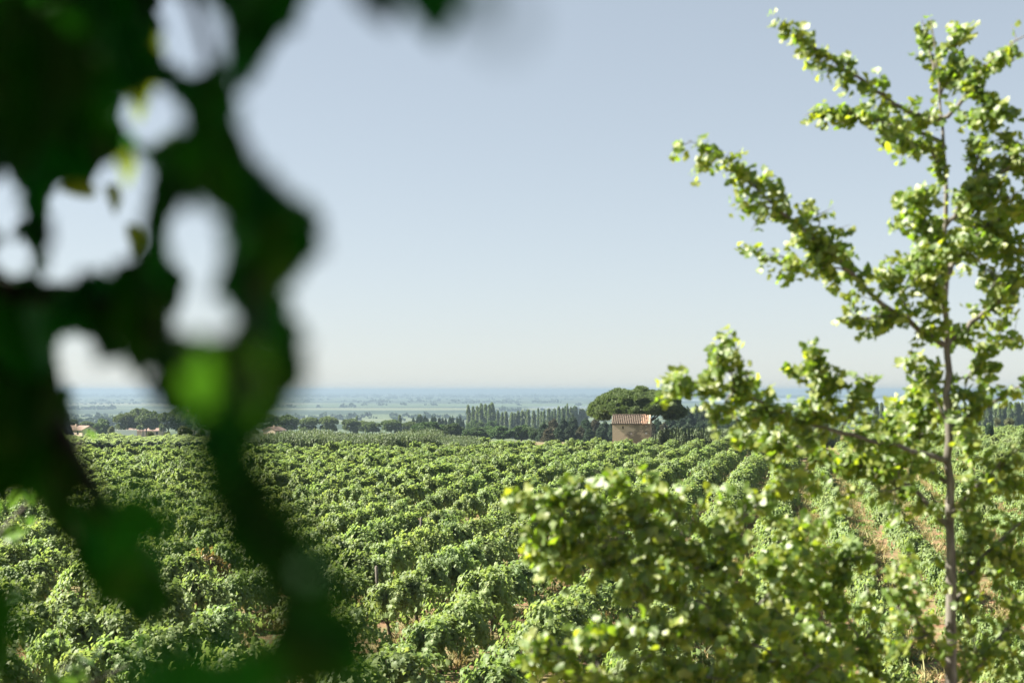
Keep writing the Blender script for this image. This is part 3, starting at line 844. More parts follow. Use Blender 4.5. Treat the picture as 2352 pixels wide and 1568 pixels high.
PROTO = {}
def protos(kind, fn, mat, n, bark):
    out = []
    for i in range(n):
        V, F, tr = fn(900 + 17 * i + len(kind))
        out.append((mesh_np(kind + "_crown", V, F, mat), tube_mesh(kind + "_trunk", tr, bark, 6)))
    PROTO[kind] = out
protos("umbrella_pine", pine_proto, M_PINE, 4, M_DBARK)
protos("round_tree", round_proto, M_ROUND, 4, M_DBARK)
protos("conifer", conifer_proto, M_CONIFER, 4, M_DBARK)
protos("brown_conifer", conifer_proto, M_CONBROWN, 2, M_DBARK)
protos("poplar", poplar_proto, M_POPLAR, 5, M_BARK)
protos("olive_bush", bush_proto, M_OLIVE, 3, M_BARK)
protos("dark_bush", bush_proto, M_CONIFER, 2, M_DBARK)

ROOTS = {}
def tree(kind, name, cat, px, top, wpx, Y, label, group=None, base=None, sq=1.0):
    """a tree whose top stands at pixel px, top and whose crown is wpx wide"""
    x = P(px, top, Y)[0]; zb = zt(x, Y) if base is None else base
    h = P(px, top, Y)[2] - zb; w = wpx / 3266.7 * Y * 1.02
    if kind == 'poplar': w *= 4.9
    vi = int(rng.integers(0, len(PROTO[kind]))); key = (kind, vi, name)
    rz = rng.uniform(0, 6.28); sc = (w, w, h * sq)
    if key not in ROOTS:
        r = thing(name, (x, Y, zb), label, cat, group, rz); r.scale = sc
        c, t = PROTO[kind][vi]; link("crown", c, r); link("trunk", t, r); ROOTS[key] = r
    else:
        r = dup(ROOTS[key], (x, Y, zb), rz, sc, label)
        if group: r['group'] = group
        elif 'group' in r: del r['group']
    return r
ORD = "first second third fourth fifth sixth seventh eighth ninth tenth eleventh twelfth thirteenth fourteenth fifteenth sixteenth seventeenth eighteenth nineteenth twentieth".split()

GP = "umbrella pines along the far side of the vineyard"
for px, top, w, Y, lab in [
    (294, 947, 62, 560, "umbrella pine with a bare trunk in front of the pink hipped roof"),
    (323, 939, 52, 600, "tall umbrella pine rising behind the one with the bare trunk"),
    (336, 951, 48, 545, "umbrella pine just right of the pine with the bare trunk"),
    (355, 945, 40, 590, "umbrella pine standing behind the small terracotta roof"),
    (387, 948, 48, 560, "broad dark umbrella pine left of the gabled house among the trees"),
    (424, 950, 50, 560, "umbrella pine in front of the gabled house among the trees"),
    (463, 951, 46, 550, "umbrella pine right of the gabled house beside the hanging green leaf"),
    (496, 955, 40, 560, "umbrella pine half hidden behind the hanging bright green leaf"),
    (572, 958, 40, 540, "small umbrella pine left of the dark round one"),
    (613, 948, 50, 520, "dark round umbrella pine above the little gabled shed"),
    (660, 953, 54, 540, "wide umbrella pine right of the dark round one"),
    (708, 957, 46, 560, "pale umbrella pine at the left end of the open row"),
    (755, 955, 45, 560, "umbrella pine with a domed crown in the open row"),
    (805, 961, 42, 570, "umbrella pine just left of the thin distant poplar"),
    (834, 965, 32, 600, "small brownish umbrella pine between two larger ones"),
    (856, 968, 42, 560, "low flat umbrella pine before the bluish plain"),
    (898, 963, 48, 540, "large umbrella pine left of the slim young poplar"),
    (941, 967, 42, 540, "last umbrella pine before the dark round trees"),
    (201, 966, 32, 560, "small umbrella pine between the left farmhouse and the round tree")]:
    tree("umbrella_pine", "umbrella_pine", "pine tree", px, top, w, Y, lab, GP)
tree("umbrella_pine", "umbrella_pine", "pine tree", 411, 934, 42, 660, "tall dark pine behind the gabled house among the trees", GP)
tree("umbrella_pine", "umbrella_pine", "pine tree", 448, 938, 30, 660, "narrow dark pine at the right wall of the gabled house", GP)
tree("umbrella_pine", "umbrella_pine", "pine tree", 530, 956, 44, 560, "umbrella pine behind the right edge of the hanging green leaf", GP)

GR = "dark round trees at the end of the field"
for px, top, w, Y, lab in [
    (982, 966, 80, 400, "largest dark round tree at the right end of the pine row"),
    (1042, 971, 54, 400, "domed dark tree just left of the tall poplar clump"),
    (1092, 980, 56, 380, "dark round tree below the tall poplar clump"),
    (1122, 978, 40, 420, "small dark tree between two round ones below the poplars"),
    (1150, 976, 60, 385, "wide dark round tree below the middle of the poplar row"),
    (1198, 976, 56, 385, "round green tree left of the brown conifers"),
    (1227, 981, 30, 370, "pale small round tree at the left end of the conifer wood"),
    (1018, 974, 40, 430, "low dark tree tucked between the two largest round trees")]:
    tree("round_tree", "round_tree", "tree", px, top, w, Y, lab, GR)
for px, top, w, Y, lab in [
    (236, 961, 40, 520, "round green tree right of the left farmhouse"),
    (166, 963, 40, 520, "dark round tree behind the left farmhouse roof"),
    (1085, 963, 28, 640, "pale willow like tree at the foot of the tall poplars"),
    (1102, 967, 30, 620, "low grey green tree before the poplar row"),
    (1131, 965, 32, 640, "pale rounded tree right of the tall poplar clump"),
    (1298, 934, 26, 1000, "hazy round tree right of the poplars and left of the great pine"),
    (1316, 932, 30, 1000, "hazy broad tree directly left of the great pine crown"),
    (1338, 935, 26, 1000, "hazy tree half hidden by the left end of the great pine")]:
    tree("round_tree", "round_tree", "tree", px, top, w, Y, lab)
tree("conifer", "conifer", "conifer", 147, 938, 34, 480, "tall dark tree at the black left leaves beside the farmhouse")

GQ = "poplars in the long row behind the dark trees"
pop = [(1076,931,12),(1087,934,11),(1096,933,12),(1105,928.5,13),(1115,929,13),(1124,930,11),(1131,925.4,15),(1144,943,10),(1153,947,10),(1162,945,12),(1175,947,11),(1182,949,11),(1190,944,11),(1199,943,12),(1206,945,11),(1213,941,12),(1226,943,11),(1236,937.5,7),(1243,945,9),(1249,942,10),(1260,938.5,11),(1267,944,9),(1274,938.5,10),(1283,934,10),(1293,937.5,10),(1303,929,8),(1311,936,10)]
special = {0: "poplar at the left edge of the tall clump", 3: "twin topped poplar near the middle of the tall clump", 6: "tallest poplar at the right of the tall clump", 7: "first short poplar right of the tall clump",
           17: "thinnest poplar needle in the row left of the hut", 23: "pointed poplar just left of the slim tall one by the great pine", 25: "slim tall poplar nearest the great pine crown"}
for i, (px, top, w) in enumerate(pop):
    tree("poplar", "poplar", "poplar", px, top, w, 900 + rng.uniform(-30, 30), special.get(i, "grey green poplar in the long row left of the great pine"), GQ)
for px, top, w, Y, lab in [(819, 955, 8, 800, "lone small poplar above the umbrella pine row"), (918, 953, 10, 760, "slim young poplar standing above the last umbrella pines"),
                           (965, 952, 14, 720, "small pointed dark poplar above the largest round tree")]:
    tree("poplar", "poplar", "poplar", px, top, w, Y, lab)
GC2 = "dark conifers between the pine row and the poplars"
for i in range(15):
    px = 950 + i * 8.2 + rng.uniform(-2, 2)
    tree("conifer", "conifer", "conifer", px, 957 + rng.uniform(-5, 3) + .02 * (px - 950), 14 + rng.uniform(-2, 4), 690 + rng.uniform(-20, 20), "dark pointed conifer in the low line left of the poplars", GC2)

GC = "conifers of the dark wood around the hut"
wood = [(1060,372,80,0),(1120,352,90,1),(1180,340,80,0),(1240,332,90,0),(1290,398,74,1),(1320,352,90,0),(1385,342,90,1),(1440,362,84,0),(1490,376,74,0),(1085,410,80,1),(1215,400,80,0),(1150,405,80,0),(1345,410,80,0),(1420,400,80,0),
        (1735,372,74,1),(1775,350,86,0),(1812,376,74,1),(1850,330,94,0),(1910,300,96,0),(1960,280,96,0),(2012,264,86,0),(2060,284,86,0),(2112,290,92,0),(2160,325,80,0),(1880,390,80,0),(1960,380,90,0),(2040,370,90,0),(2110,370,90,0),(1545,345,80,0),(1600,335,80,0),(1655,345,80,0),(1700,340,80,0),(2215,340,90,0),(2270,350,90,0),(2330,345,90,0)]
nb = 0
for i, (zx, ztop, zw, br) in enumerate(wood):
    px, top, w = 861.3 + zx * .3662, 832.6 + ztop * .3662, zw * .3662 * 1.12
    side = "left of" if zx < 1510 else "right of"
    if br:
        lab = {1: "brownest dying conifer in the wood left of the hut", 4: "low brown conifer beneath the left end of the great pine", 6: "rusty conifer next to the left wall of the hut", 9: "short brown conifer at the left end of the wood", 14: "pinkish brown conifer at the right wall of the hut", 16: "brown thin conifer a little right of the hut"}.get(i, "brown conifer")
        tree("brown_conifer", "conifer", "conifer", px, top, w, 380 - (ztop - 330) * .5, lab, GC)
    else:
        lab = {20: "tallest pointed conifer of the wood right of the hut", 0: "conifer at the left end of the dark wood"}.get(i, "dark green conifer in the wood %s the hut" % side)
        tree("conifer", "conifer", "conifer", px, top, w, 380 - (ztop - 330) * .5, lab, GC)

GF = "poplars beyond the right side of the field"
for i, px in enumerate(list(range(2012, 2078, 13)) + list(range(2090, 2236, 14)) + list(range(2240, 2400, 9))):
    tree("poplar", "poplar", "poplar", px + rng.uniform(-2, 2), (924 if px > 2236 else 929) + rng.uniform(-6, 5), 12 + rng.uniform(-2, 3), 620 + rng.uniform(-30, 30), "bluish poplar in the far row behind the ginkgo", GF)
for i, (px, top, w, Y, lab) in enumerate([(345, 987, 17, 177, "small dark bush at the field edge below the bare trunk pine"), (385, 986.5, 18, 177, "small brown olive bush left of the large pale one"),
    (424, 974, 38, 176, "large pale olive bush on the far vine field"), (462, 981, 18, 176, "thin olive bush right of the large pale one"),
    (497, 984, 34, 175, "round dark olive bush left of the hanging green leaf"), (548, 986, 28, 174, "olive bush behind the hanging green leaf"), (583, 983, 32, 173, "low olive bush at the left end of the reeds"),
    (256, 975, 18, 380, "pale bush between the round tree and the pink roof"), (2290, 955, 18, 250, "pale shrub on the far right field edge"), (2318, 956, 22, 252, "olive shrub beneath the far right poplars")]):
    tree("olive_bush", "olive_bush", "bush", px, top, w, Y, lab, "scattered olive bushes at the field edges")
tree("dark_bush", "dark_bush", "bush", 2274, 967, 21, 170, "dark upright bush standing alone right of the ginkgo trunk")

# ------------------------------------------------------------------ reeds (bands of tall shoots)
def reeds():
    meshes = []
    for s in range(5):
        r = np.random.default_rng(70 + s); pos, n, t, sz, paths = [], [], [], [], []
        for i in range(14):
            x, y, h = r.normal() * .32, r.normal() * .32, r.uniform(1.3, 2.25)
            lean = r.normal(size=2) * .12
            for k in range(26):
                q = r.uniform(.12, 1.0); a = r.uniform(0, 6.28)
                pos.append((x + lean[0] * q + math.cos(a) * .05, y + lean[1] * q + math.sin(a) * .05, h * q))
                n.append((math.cos(a), math.sin(a), .6)); t.append((math.cos(a) * .4, math.sin(a) * .4, .9)); sz.append(r.uniform(.13, .26) * (1.1 - .45 * q))
        V, F = scatter((FLAT[0] * np.array([.42, 1.25, 1]), FLAT[1]), np.array(pos), frames(np.array(n) + r.normal(size=(len(n), 3)) * .3, np.array(t)), np.array(sz))
        meshes.append(mesh_np("reed_clump", V, F, M_REED))
    src = source_coll("reed_sources", meshes)
    def band(n, fx, label):
        pts, rot, scl, pick = [], [], [], []
        for _ in range(n):
            x, y, k = fx()
            if x is None: continue
            pts.append((x, y, zt(x, y) - .1)); rot.append((rng.normal() * .05, rng.normal() * .05, rng.uniform(0, 6.28))); q = k * rng.uniform(.8, 1.15)
            scl.append((1, 1, q)); pick.append(int(rng.integers(0, 5)))
        stuff_cover("reeds", label, pts, rot, scl, pick, src)
    def left():
        x = rng.uniform(-28, -3.5); y0 = 141 + (x + 16) * .28; y = y0 + 22 * rng.uniform() ** 1.4
        return x, y, .80 + .08 * math.sin(x * .5) + (.08 if x < -8 else -.14)
    def right():
        x = rng.uniform(18.2, 38); y = rng.uniform(163, 178)
        return x, y, .95 + .25 * sstep(24, 34, x)
    band(1500, left, "band of tall grey green shoots behind the left vines")
    band(750, right, "band of pale tall shoots right of the hut")
reeds()

def field_hedge():
    r = np.random.default_rng(33); sp = []
    x0, x1 = -56, -29
    for i in range(90):
        x = x0 + (x1 - x0) * i / 90 + r.normal() * .2; h = r.uniform(.75, 1.05) * (1.25 if i % 17 == 3 else 1) * 1.22
        sp.append((x - x0, .25 * math.sin(x * .6) + (x - x0) * .06, h * .55, .36, .45, h * .48))
    V, F = foliage_on(sp, 60, .17, CLUMP, .3, .6, -.5)
    root = thing("hedge", (x0, 142.5, 0), "long low dark hedge between the left vine rows and the pale far field", "hedge")
    link("foliage", mesh_np("hedge_foliage", V, F, M_CONIFER), root)
field_hedge()

# ------------------------------------------------------------------ farmhouses on the left
def houses():
    mr, nt, out = new_mat("terracotta_roof")
    n = noise(nt, 1.2, 5, .7); tc = nt.nodes.new("ShaderNodeTexCoord"); wv = nt.nodes.new("ShaderNodeTexWave"); wv.inputs['Scale'].default_value = 1.6; wv.bands_direction = 'X'
    nt.links.new(tc.outputs['Object'], wv.inputs[0])
    c = mixc(nt, wv.outputs['Fac'], ramp(nt, n, [(.3, (.20, .14, .115)), (.7, (.28, .20, .165))]), ramp(nt, n, [(.3, (.15, .105, .085)), (.7, (.22, .155, .13))]))
    surf(nt, out, c, .9, .15)
    mw = noisy("house_render", [(.3, (.46, .36, .27)), (.7, (.60, .49, .38))], 2)
    mwt = noisy("white_wall", [(.3, (.70, .69, .66)), (.7, (.82, .81, .79))], 3)
    md, nt, out = new_mat("house_window"); surf(nt, out, (.03, .032, .035), .25, .5)
    def house(px, ytop, yeave, ybase, w, dpt, Y, rz, label, hip=0.0, windows=((-.2, .45), (.25, .45))):
        x = P(px, 950, Y)[0]; zr = P(px, ytop, Y)[2]; ze = P(px, yeave, Y)[2]; zb = zt(x, Y) - .3
        root = thing("farmhouse", (x, Y, zb), label, "house", None, rz)
        hw, hd = w / 2, dpt / 2; H = ze - zb; RZ = zr - zb
        g0 = 0 if hip else 1
        V = [(-hw,-hd,0),(hw,-hd,0),(hw,hd,0),(-hw,hd,0),(-hw,-hd,H),(hw,-hd,H),(hw,hd,H),(-hw,hd,H)]
        F = [(0,1,5,4),(1,2,6,5),(2,3,7,6),(3,0,4,7)]
        if not hip:
            V += [(-hw, 0, RZ - .12), (hw, 0, RZ - .12)]; F += [(5, 6, 9), (7, 4, 8)]
        link("wall", py_mesh("farmhouse_wall", [(V, F)], mw), root)
        e = .45; s = (RZ - H) / hd; zl = H - s * e + .08; k = hip * hw
        a, b = hw + e * .8, hd + e
        Vr = [(-a,-b,zl),(a,-b,zl),(a,b,zl),(-a,b,zl),(-a + k,0,RZ),(a - k,0,RZ)]
        Vr += [(p[0], p[1], p[2] - .16) for p in Vr]
        Fr = [(0,1,5,4),(2,3,4,5),(1,2,5),(3,0,4)] if hip else [(0,1,5,4),(2,3,4,5)]
        Fr2 = [tuple(i + 6 for i in f[::-1]) for f in Fr] + [(0,6,7,1),(2,8,9,3)] + ([(1,7,8,2),(3,9,6,0)] if hip else [(1,7,11,5),(5,11,8,2),(3,9,10,4),(4,10,6,0)])
        roof = link("roof", py_mesh("farmhouse_roof", [(Vr, Fr + Fr2)], mr), root)
        cb = bm_box((-hw * .35, -.1 - hd * .25, RZ - 1.0), (-hw * .35 + .6, .4 - hd * .25, RZ + .45))
        link("chimney", py_mesh("farmhouse_chimney", [cb], mw), roof)
        for (u, v) in windows:
            z = H * v
            link("window", py_mesh("farmhouse_window", [bm_box((u * w - .45, -hd - .03, z), (u * w + .45, -hd + .05, z + 1.3))], md), root)
        link("window", py_mesh("farmhouse_window", [bm_box((hw - .05, -.5, H * .62), (hw + .03, .5, H * .62 + 1.5))], md), root)
        return root
    house(184, 976.5, 985.5, 990, 9.2, 6.0, 500, R(-32), "low farmhouse with a terracotta gable roof at the far left")
    house(300, 975.5, 987.5, 992, 10.5, 8, 585, R(6), "house under a pink hipped roof behind the bare trunk pine", hip=.85)
    house(357, 982.5, 988, 992, 7, 5, 575, R(-8), "small house with a terracotta roof right of the pink hipped one")
    house(432, 939.5, 949.5, 975, 9, 6, 690, R(-62), "gabled house rising among the dark pines", windows=())
    house(630, 979, 986.5, 992, 6.4, 5, 500, R(66), "little pale gabled shed below the dark round pine", windows=())
    xw = P(283, 988, 430)[0]; zw = P(283, 987.3, 430)[2]; zb = zt(xw, 430)
    W = 62 / 3266.7 * 430 / 2
    V, F = bm_box((-W, -.15, 0), (W, .15, zw - zb)); V2, F2 = bm_box((-W - .05, -.2, zw - zb), (W + .05, .2, zw - zb + .1))
    o = link("garden_wall", py_mesh("garden_wall", [(V, F), (V2, F2)], mwt), None, (xw, 430, zb))
    tag(o, "long low white wall below the pink hipped roof", "wall")
houses()

# ------------------------------------------------------------------ hedges and woods far out on the plain
def far_woods():
    r = np.random.default_rng(77); pos, sz = [], []
    def line(y0, x0, x1, n, h, dy=30):
        xs = r.uniform(x0, x1, n); ys = y0 + r.normal(size=n) * dy + (xs - x0) * r.normal() * .03
        for x, y in zip(xs, ys): pos.append((x, y)); sz.append(h * r.uniform(.5, 1.3))
    for Yd, h, n in [(1250, 8, 20), (1500, 9, 26), (1750, 10, 34), (2000, 11, 40), (2350, 8, 90), (2550, 8, 100)]:
        line(Yd, -.42 * Yd, -.25 * Yd if Yd < 2200 else .42 * Yd, n, h, 60)
    for i in range(46):
        Yd = float(np.exp(r.uniform(math.log(2700), math.log(14000)))); c = r.uniform(-.42, .42) * Yd; L_ = r.uniform(40, 420) * Yd / 4000
        if c > .06 * Yd and 4200 < Yd < 9200: continue
        line(Yd, c - L_, c + L_, int(r.uniform(6, 30)), r.uniform(5, 11), 12)
    for i in range(9):
        Yd = r.uniform(9000, 20000); c = r.uniform(-.4, .4) * Yd; line(Yd, c - 2200, c + 2200, 150, 16, 160)
    line(9300, 700, 4200, 260, 14, 80); line(10200, 500, 5000, 260, 15, 300)
    pos = np.array(pos); sz = np.array(sz)
    z = terrain(pos[:, 0], pos[:, 1])
    # each tree a few ragged foliage clumps
    Vs, Fs, o = [], [], 0
    k = 7
    P3 = np.repeat(np.c_[pos, z], k, 0); S3 = np.repeat(sz, k)
    off = r.normal(size=P3.shape) * np.array([.55, .4, .22]); off[:, 2] = np.abs(off[:, 2]) + .12
    P3 = P3 + off * S3[:, None]
    V, F = scatter(clump_tmpl(6, 1.1, .7, 9), P3, frames(norm(off + [0, 0, .3]), r.normal(size=P3.shape)), S3 * r.uniform(.45, .8, len(S3)))
    tag(link("far_woods", mesh_np("far_woods", V, F, M_FAR)), "hazy hedges and woods scattered over the low plain", kind='stuff')
far_woods()

# ------------------------------------------------------------------ the ginkgo on the right
def ginkgo():
    global rng
    keep, rng = rng, np.random.default_rng(12)
    Y0 = 10.0
    def path(pts, n=16, jit=0.0, dy=0.0):
        out = []
        for i, q in enumerate(pts):
            Y = q[2] if len(q) > 2 else Y0 + dy * i / max(1, len(pts) - 1)
            out.append(P(q[0], q[1], Y))
        return smooth_path(out, n, jit)
    bx = P(2184, 1568, Y0)[0]
    root = thing("ginkgo_tree", (bx, Y0, 0), "young ginkgo with slim grey trunk and long bright green leafy boughs", "ginkgo tree")
    off = np.array([bx, Y0, 0])
    tr = [np.array([bx + .03, Y0, -.1]), np.array([bx, Y0, 1.2])] + [P(a, b, Y0) for a, b in [(2188, 1900), (2182, 1568), (2184, 1300), (2178, 1000), (2173, 780), (2171, 560), (2172, 400), (2164, 270), (2152, 150), (2143, 80), (2138, 45)]]
    tp = smooth_path(tr, 60, .006); d = np.linspace(0, 1, 60)
    rad = np.interp(d, [0, .3, .55, .75, .88, 1], [.070, .052, .035, .021, .013, .003]) * (1 + .10 * np.abs(rng.normal(size=60)) * (d < .9))
    link("trunk", tube_mesh("ginkgo_trunk", [(tp - off, rad)], M_BARK, 12), root)
    # limb: polyline in the photograph, depth drift, leaf density, leaf spread, spurs
    L = [
     ([(2165,275),(2100,262),(2045,232),(1985,190),(1910,140),(1850,98),(1793,52)], -.6, .8, .055, []),
     ([(2168,330),(2110,300),(2040,290),(1960,262),(1900,252),(1855,262)], .5, 1.0, .06, []),
     ([(2172,420),(2140,345),(2080,318),(2020,290)], -.3, .9, .06, []),
     ([(2174,795),(2090,745),(2012,690),(1945,612),(1880,560),(1810,500),(1745,435),(1685,385),(1630,345),(1582,322)], -.7, 1.0, .075, [([(1960,630),(1880,610),(1800,590),(1722,578)], .9), ([(2060,725),(1990,735),(1950,715)], .8), ([(1900,570),(1880,500),(1860,470)], .7), ([(2080,740),(2060,650),(2010,620)], .8), ([(1810,500),(1770,480),(1715,455)], .6)]),
     ([(2178,1060),(2080,1030),(1960,1000),(1850,975),(1760,930),(1690,890),(1610,880),(1530,872)], -.9, 1.15, .085, [([(1700,895),(1670,840),(1635,790)], .8), ([(1720,905),(1700,850),(1690,800)], .7), ([(1870,985),(1865,900),(1875,815)], 1.3), ([(1900,985),(1905,900),(1925,850)], 1.1), ([(1940,995),(1960,930),(1985,890)], 1.0), ([(1780,935),(1740,940),(1680,960)], .9), ([(1690,890),(1660,930),(1650,960)], .8)]),
     ([(2178,1210),(2110,1130),(2020,1080),(1920,1050),(1830,1025),(1760,1010),(1700,1000)], .4, 1.15, .09, [([(2000,1075),(1990,1000),(2010,950)], 1.1), ([(1900,1045),(1850,1085),(1790,1090)], .7), ([(2060,1100),(2060,1030),(2080,960)], 1.2), ([(2080,1110),(2030,1130),(1960,1130)], .6)]),
     ([(2188,1950),(2080,1730,9.8),(1930,1610,9.5),(1850,1490,9.3),(1720,1370,9.1),(1560,1240,8.9),(1430,1160,8.8),(1300,1130,8.7),(1165,1150,8.7)], 0, 1.25, .09, [([(1480,1190,8.9),(1440,1120,8.9),(1400,1082,8.9)], 1.0), ([(1560,1240,8.9),(1540,1150,9),(1500,1105,9)], 1.0), ([(1640,1300,9),(1690,1200,9.1),(1790,1110,9.2),(1850,1090,9.2)], 1.2), ([(1760,1400,9.2),(1830,1300,9.3),(1900,1190,9.4)], 1.2), ([(1500,1210,8.9),(1380,1240,8.7),(1260,1240,8.6),(1205,1250,8.6)], 1.1), ([(1430,1165,8.8),(1330,1200,8.7),(1240,1190,8.6)], 1.0), ([(1640,1310,9),(1500,1300,8.8),(1380,1290,8.7),(1270,1300,8.7)], .9)]),
     ([(2188,1990),(2060,1760,9.6),(1940,1640,9.3),(1850,1540,9),(1700,1460,8.7),(1560,1430,8.5),(1400,1450,8.4),(1280,1480,8.3),(1205,1510,8.3)], 0, 1.2, .09, [([(1700,1460,8.7),(1620,1380,8.7),(1500,1350,8.6),(1420,1360,8.5)], 1.1), ([(1600,1440,8.6),(1480,1520,8.4),(1380,1560,8.3),(1240,1545,8.3)], .8), ([(1780,1500,8.8),(1640,1560,8.6),(1540,1600,8.5)], 1.0)]),
     ([(2186,1860),(2080,1650,10.2),(2000,1520,10.2),(1940,1400,10.2),(1900,1320,10.2),(1930,1270,10.2),(1990,1280,10.2)], 0, 1.2, .09, [([(1960,1440,10.2),(1840,1360,10.1),(1740,1280,10)], 1.2), ([(1920,1360,10.2),(1850,1260,10.2),(1800,1190,10.2)], 1.1), ([(2010,1540,10.2),(1880,1480,10),(1740,1420,9.9)], 1.0), ([(1990,1500,10.2),(2010,1420,10.3),(1990,1340,10.3)], .5)]),
     ([(2188,2000),(2040,1780,9),(1900,1680,8.8),(1760,1590,8.6),(1620,1540,8.5),(1480,1560,8.4)], 0, 1.2, .09, [([(1800,1610,8.6),(1850,1540,8.7),(1960,1500,8.8)], .7), ([(1840,1640,8.7),(1700,1640,8.5),(1560,1620,8.4)], .9)]),
     ([(2174,795),(2240,735),(2310,680),(2390,600),(2460,520)], .5, .9, .08, [([(2260,720),(2290,760),(2340,790)], .5)]),
     ([(2171,520),(2225,450),(2290,400),(2370,350),(2450,310)], -.4, 1.3, .09, [([(2220,455),(2240,400),(2250,340)], 1.0), ([(2240,440),(2300,450),(2360,470)], 1.2), ([(2300,395),(2310,350),(2340,320)], .8)]),
     ([(2171,640),(2215,560),(2270,510),(2340,490),(2420,470)], .6, 1.35, .09, [([(2230,545),(2230,480),(2215,420)], 1.1), ([(2260,520),(2300,560),(2360,600)], 1.2), ([(2215,565),(2260,610),(2300,650)], 1.0)]),
     ([(2171,600),(2140,540),(2120,480),(2100,440),(2065,455)], -.5, 1.1, .07, [([(2135,525),(2110,530),(2078,515)], .7), ([(2160,585),(2130,590),(2105,570)], .9)]),
     ([(2172,720),(2140,650),(2120,600),(2110,545)], -.6, 1.2, .08, [([(2140,660),(2150,590),(2160,520)], 1.0)]),
     ([(2164,272),(2195,255),(2235,195),(2270,142),(2310,110),(2345,85),(2400,60)], -.4, .75, .055, [([(2235,195),(2265,240),(2310,250)], .9), ([(2200,250),(2240,280),(2280,270)], .9)]),
     ([(2160,215),(2185,150),(2200,90),(2190,55)], .3, 1.0, .05, [([(2180,160),(2215,180),(2215,130)], .8)]),
     ([(2158,190),(2140,140),(2128,90),(2120,45)], .2, .55, .04, []),
     ([(2178,985),(2230,950),(2290,920),(2345,880),(2400,850)], .3, .6, .06, [([(2230,950),(2260,900),(2280,850)], .6), ([(2178,880),(2130,860),(2090,820)], .7), ([(2180,870),(2230,850),(2270,800)], .8)]),
     ([(2180,1180),(2240,1120),(2300,1060),(2380,1000)], -.2, .9, .09, [([(2240,1120),(2230,1060),(2215,1000)], .8), ([(2290,1070),(2330,1110),(2380,1120)], .9)]),
     ([(2182,1420),(2230,1320),(2290,1240),(2360,1190),(2440,1160)], .3, 1.1, .1, [([(2240,1310),(2230,1230),(2220,1170)], 1.1), ([(2290,1240),(2330,1290),(2390,1320)], 1.0), ([(2260,1280),(2310,1340),(2340,1400)], .7)]),
     ([(2184,1640),(2240,1540),(2300,1450),(2380,1380)], .4, .8, .1, [([(2250,1530),(2230,1450),(2215,1370)], .7), ([(2290,1465),(2340,1520),(2390,1540)], .7)]),
     ([(2184,1540),(2140,1470),(2090,1400),(2050,1310)], -.4, .75, .08, [([(2130,1460),(2080,1470),(2040,1500)], .6), ([(2100,1420),(2110,1340),(2090,1270)], .6)]),
     ([(2180,1110),(2130,1080),(2090,1020),(2060,930)], .5, 1.1, .09, [([(2120,1070),(2110,980),(2095,900)], 1.1), ([(2095,1030),(2140,960),(2150,900)], 1.0)]),
     ([(2186,1760),(2140,1690),(2060,1610),(1990,1560)], -.3, .9, .09, []),
    ]
    for pts, dy, dens, spread, spurs in L:
        if pts[0][1] > 1700: dens *= .90; spurs = [(a_, b_ * .90) for a_, b_ in spurs]
        paths, leaves = [], []
        def add(pl, r0, r1, dn, frac0):
            paths.append((pl - off, np.linspace(r0, r1, len(pl))))
            ln = np.linalg.norm(np.diff(pl, axis=0), axis=1).sum()
            n = int(ln * 270 * dn)
            t = frac0 + (1 - frac0) * rng.uniform(0, 1, n) ** .9
            # leaves sit along short side twigs that point forward and out
            nb = max(6, int(ln * 34)); bt = np.sort(frac0 + (1 - frac0) * rng.uniform(0, 1, nb) ** .85)
            root_p = lerp_path(pl, bt); ahead = norm(lerp_path(pl, np.minimum(bt + .06, 1.0)) - lerp_path(pl, np.maximum(bt - .06, 0)))
            bd = norm(ahead * rng.uniform(.2, 1.1, (nb, 1)) + norm(rng.normal(size=(nb, 3)) * np.array([1, 1, .9])) )
            bl = spread * (1.15 - .62 * bt) * rng.uniform(.3, 1.0, nb) ** 1.6 * 3.7
            bi = rng.choice(nb, n, p=(bl + .03) / (bl + .03).sum())
            q = rng.uniform(0, 1.05, n) ** .65
            p = root_p[bi] + bd[bi] * (bl[bi] * q)[:, None] + rng.normal(size=(n, 3)) * (.016 + .012 * rng.uniform(size=(n, 1)))
            for k_ in range(nb):
                if bl[k_] > .09: paths.append((np.array([root_p[k_], root_p[k_] + bd[k_] * bl[k_] * .55, root_p[k_] + bd[k_] * bl[k_]]) - off, np.array([.0035, .0025, .0012])))
            p[:, 2] -= .012
            leaves.append(p)
        main = path(pts, 22, .006, dy)
        Lm = np.linalg.norm(main[-1] - main[0])
        add(main, min(.022, .006 + .012 * Lm), .002, dens, .04)
        for sp in spurs:
            q = sp[0]; near = main[np.argmin(np.abs(proj(main)[:, :2] - np.array(q[0][:2])).sum(1))]
            pl = [near] + [P(a[0], a[1], near[1] + (dy * .2 + rng.normal() * .12) * (i + 1) / len(q)) for i, a in enumerate(q[1:])]
            if len(q[0]) > 2: pl = [near] + [P(a[0], a[1], a[2]) for a in q[1:]]
            add(smooth_path(pl, 12, .005), .008, .0015, sp[1], .05)
        br = link("branch", tube_mesh("ginkgo_branch", paths, M_BARK, 7), root)
        p = np.concatenate(leaves); n = len(p)
        nr = rng.normal(size=(n, 3)) * .62 + np.array([-.70, -.58, .58])
        tip = rng.normal(size=(n, 3)) * .8 + np.array([0, 0, -.55])
        V, F = scatter(GINKGO, p - off, frames(nr, tip), rng.uniform(.038, .067, n) if pts[0][1] > 1700 else rng.uniform(.032, .059, n))
        link("foliage", mesh_np("ginkgo_foliage", V, F, M_GINKGO, True), br)
    rng = keep
ginkgo()

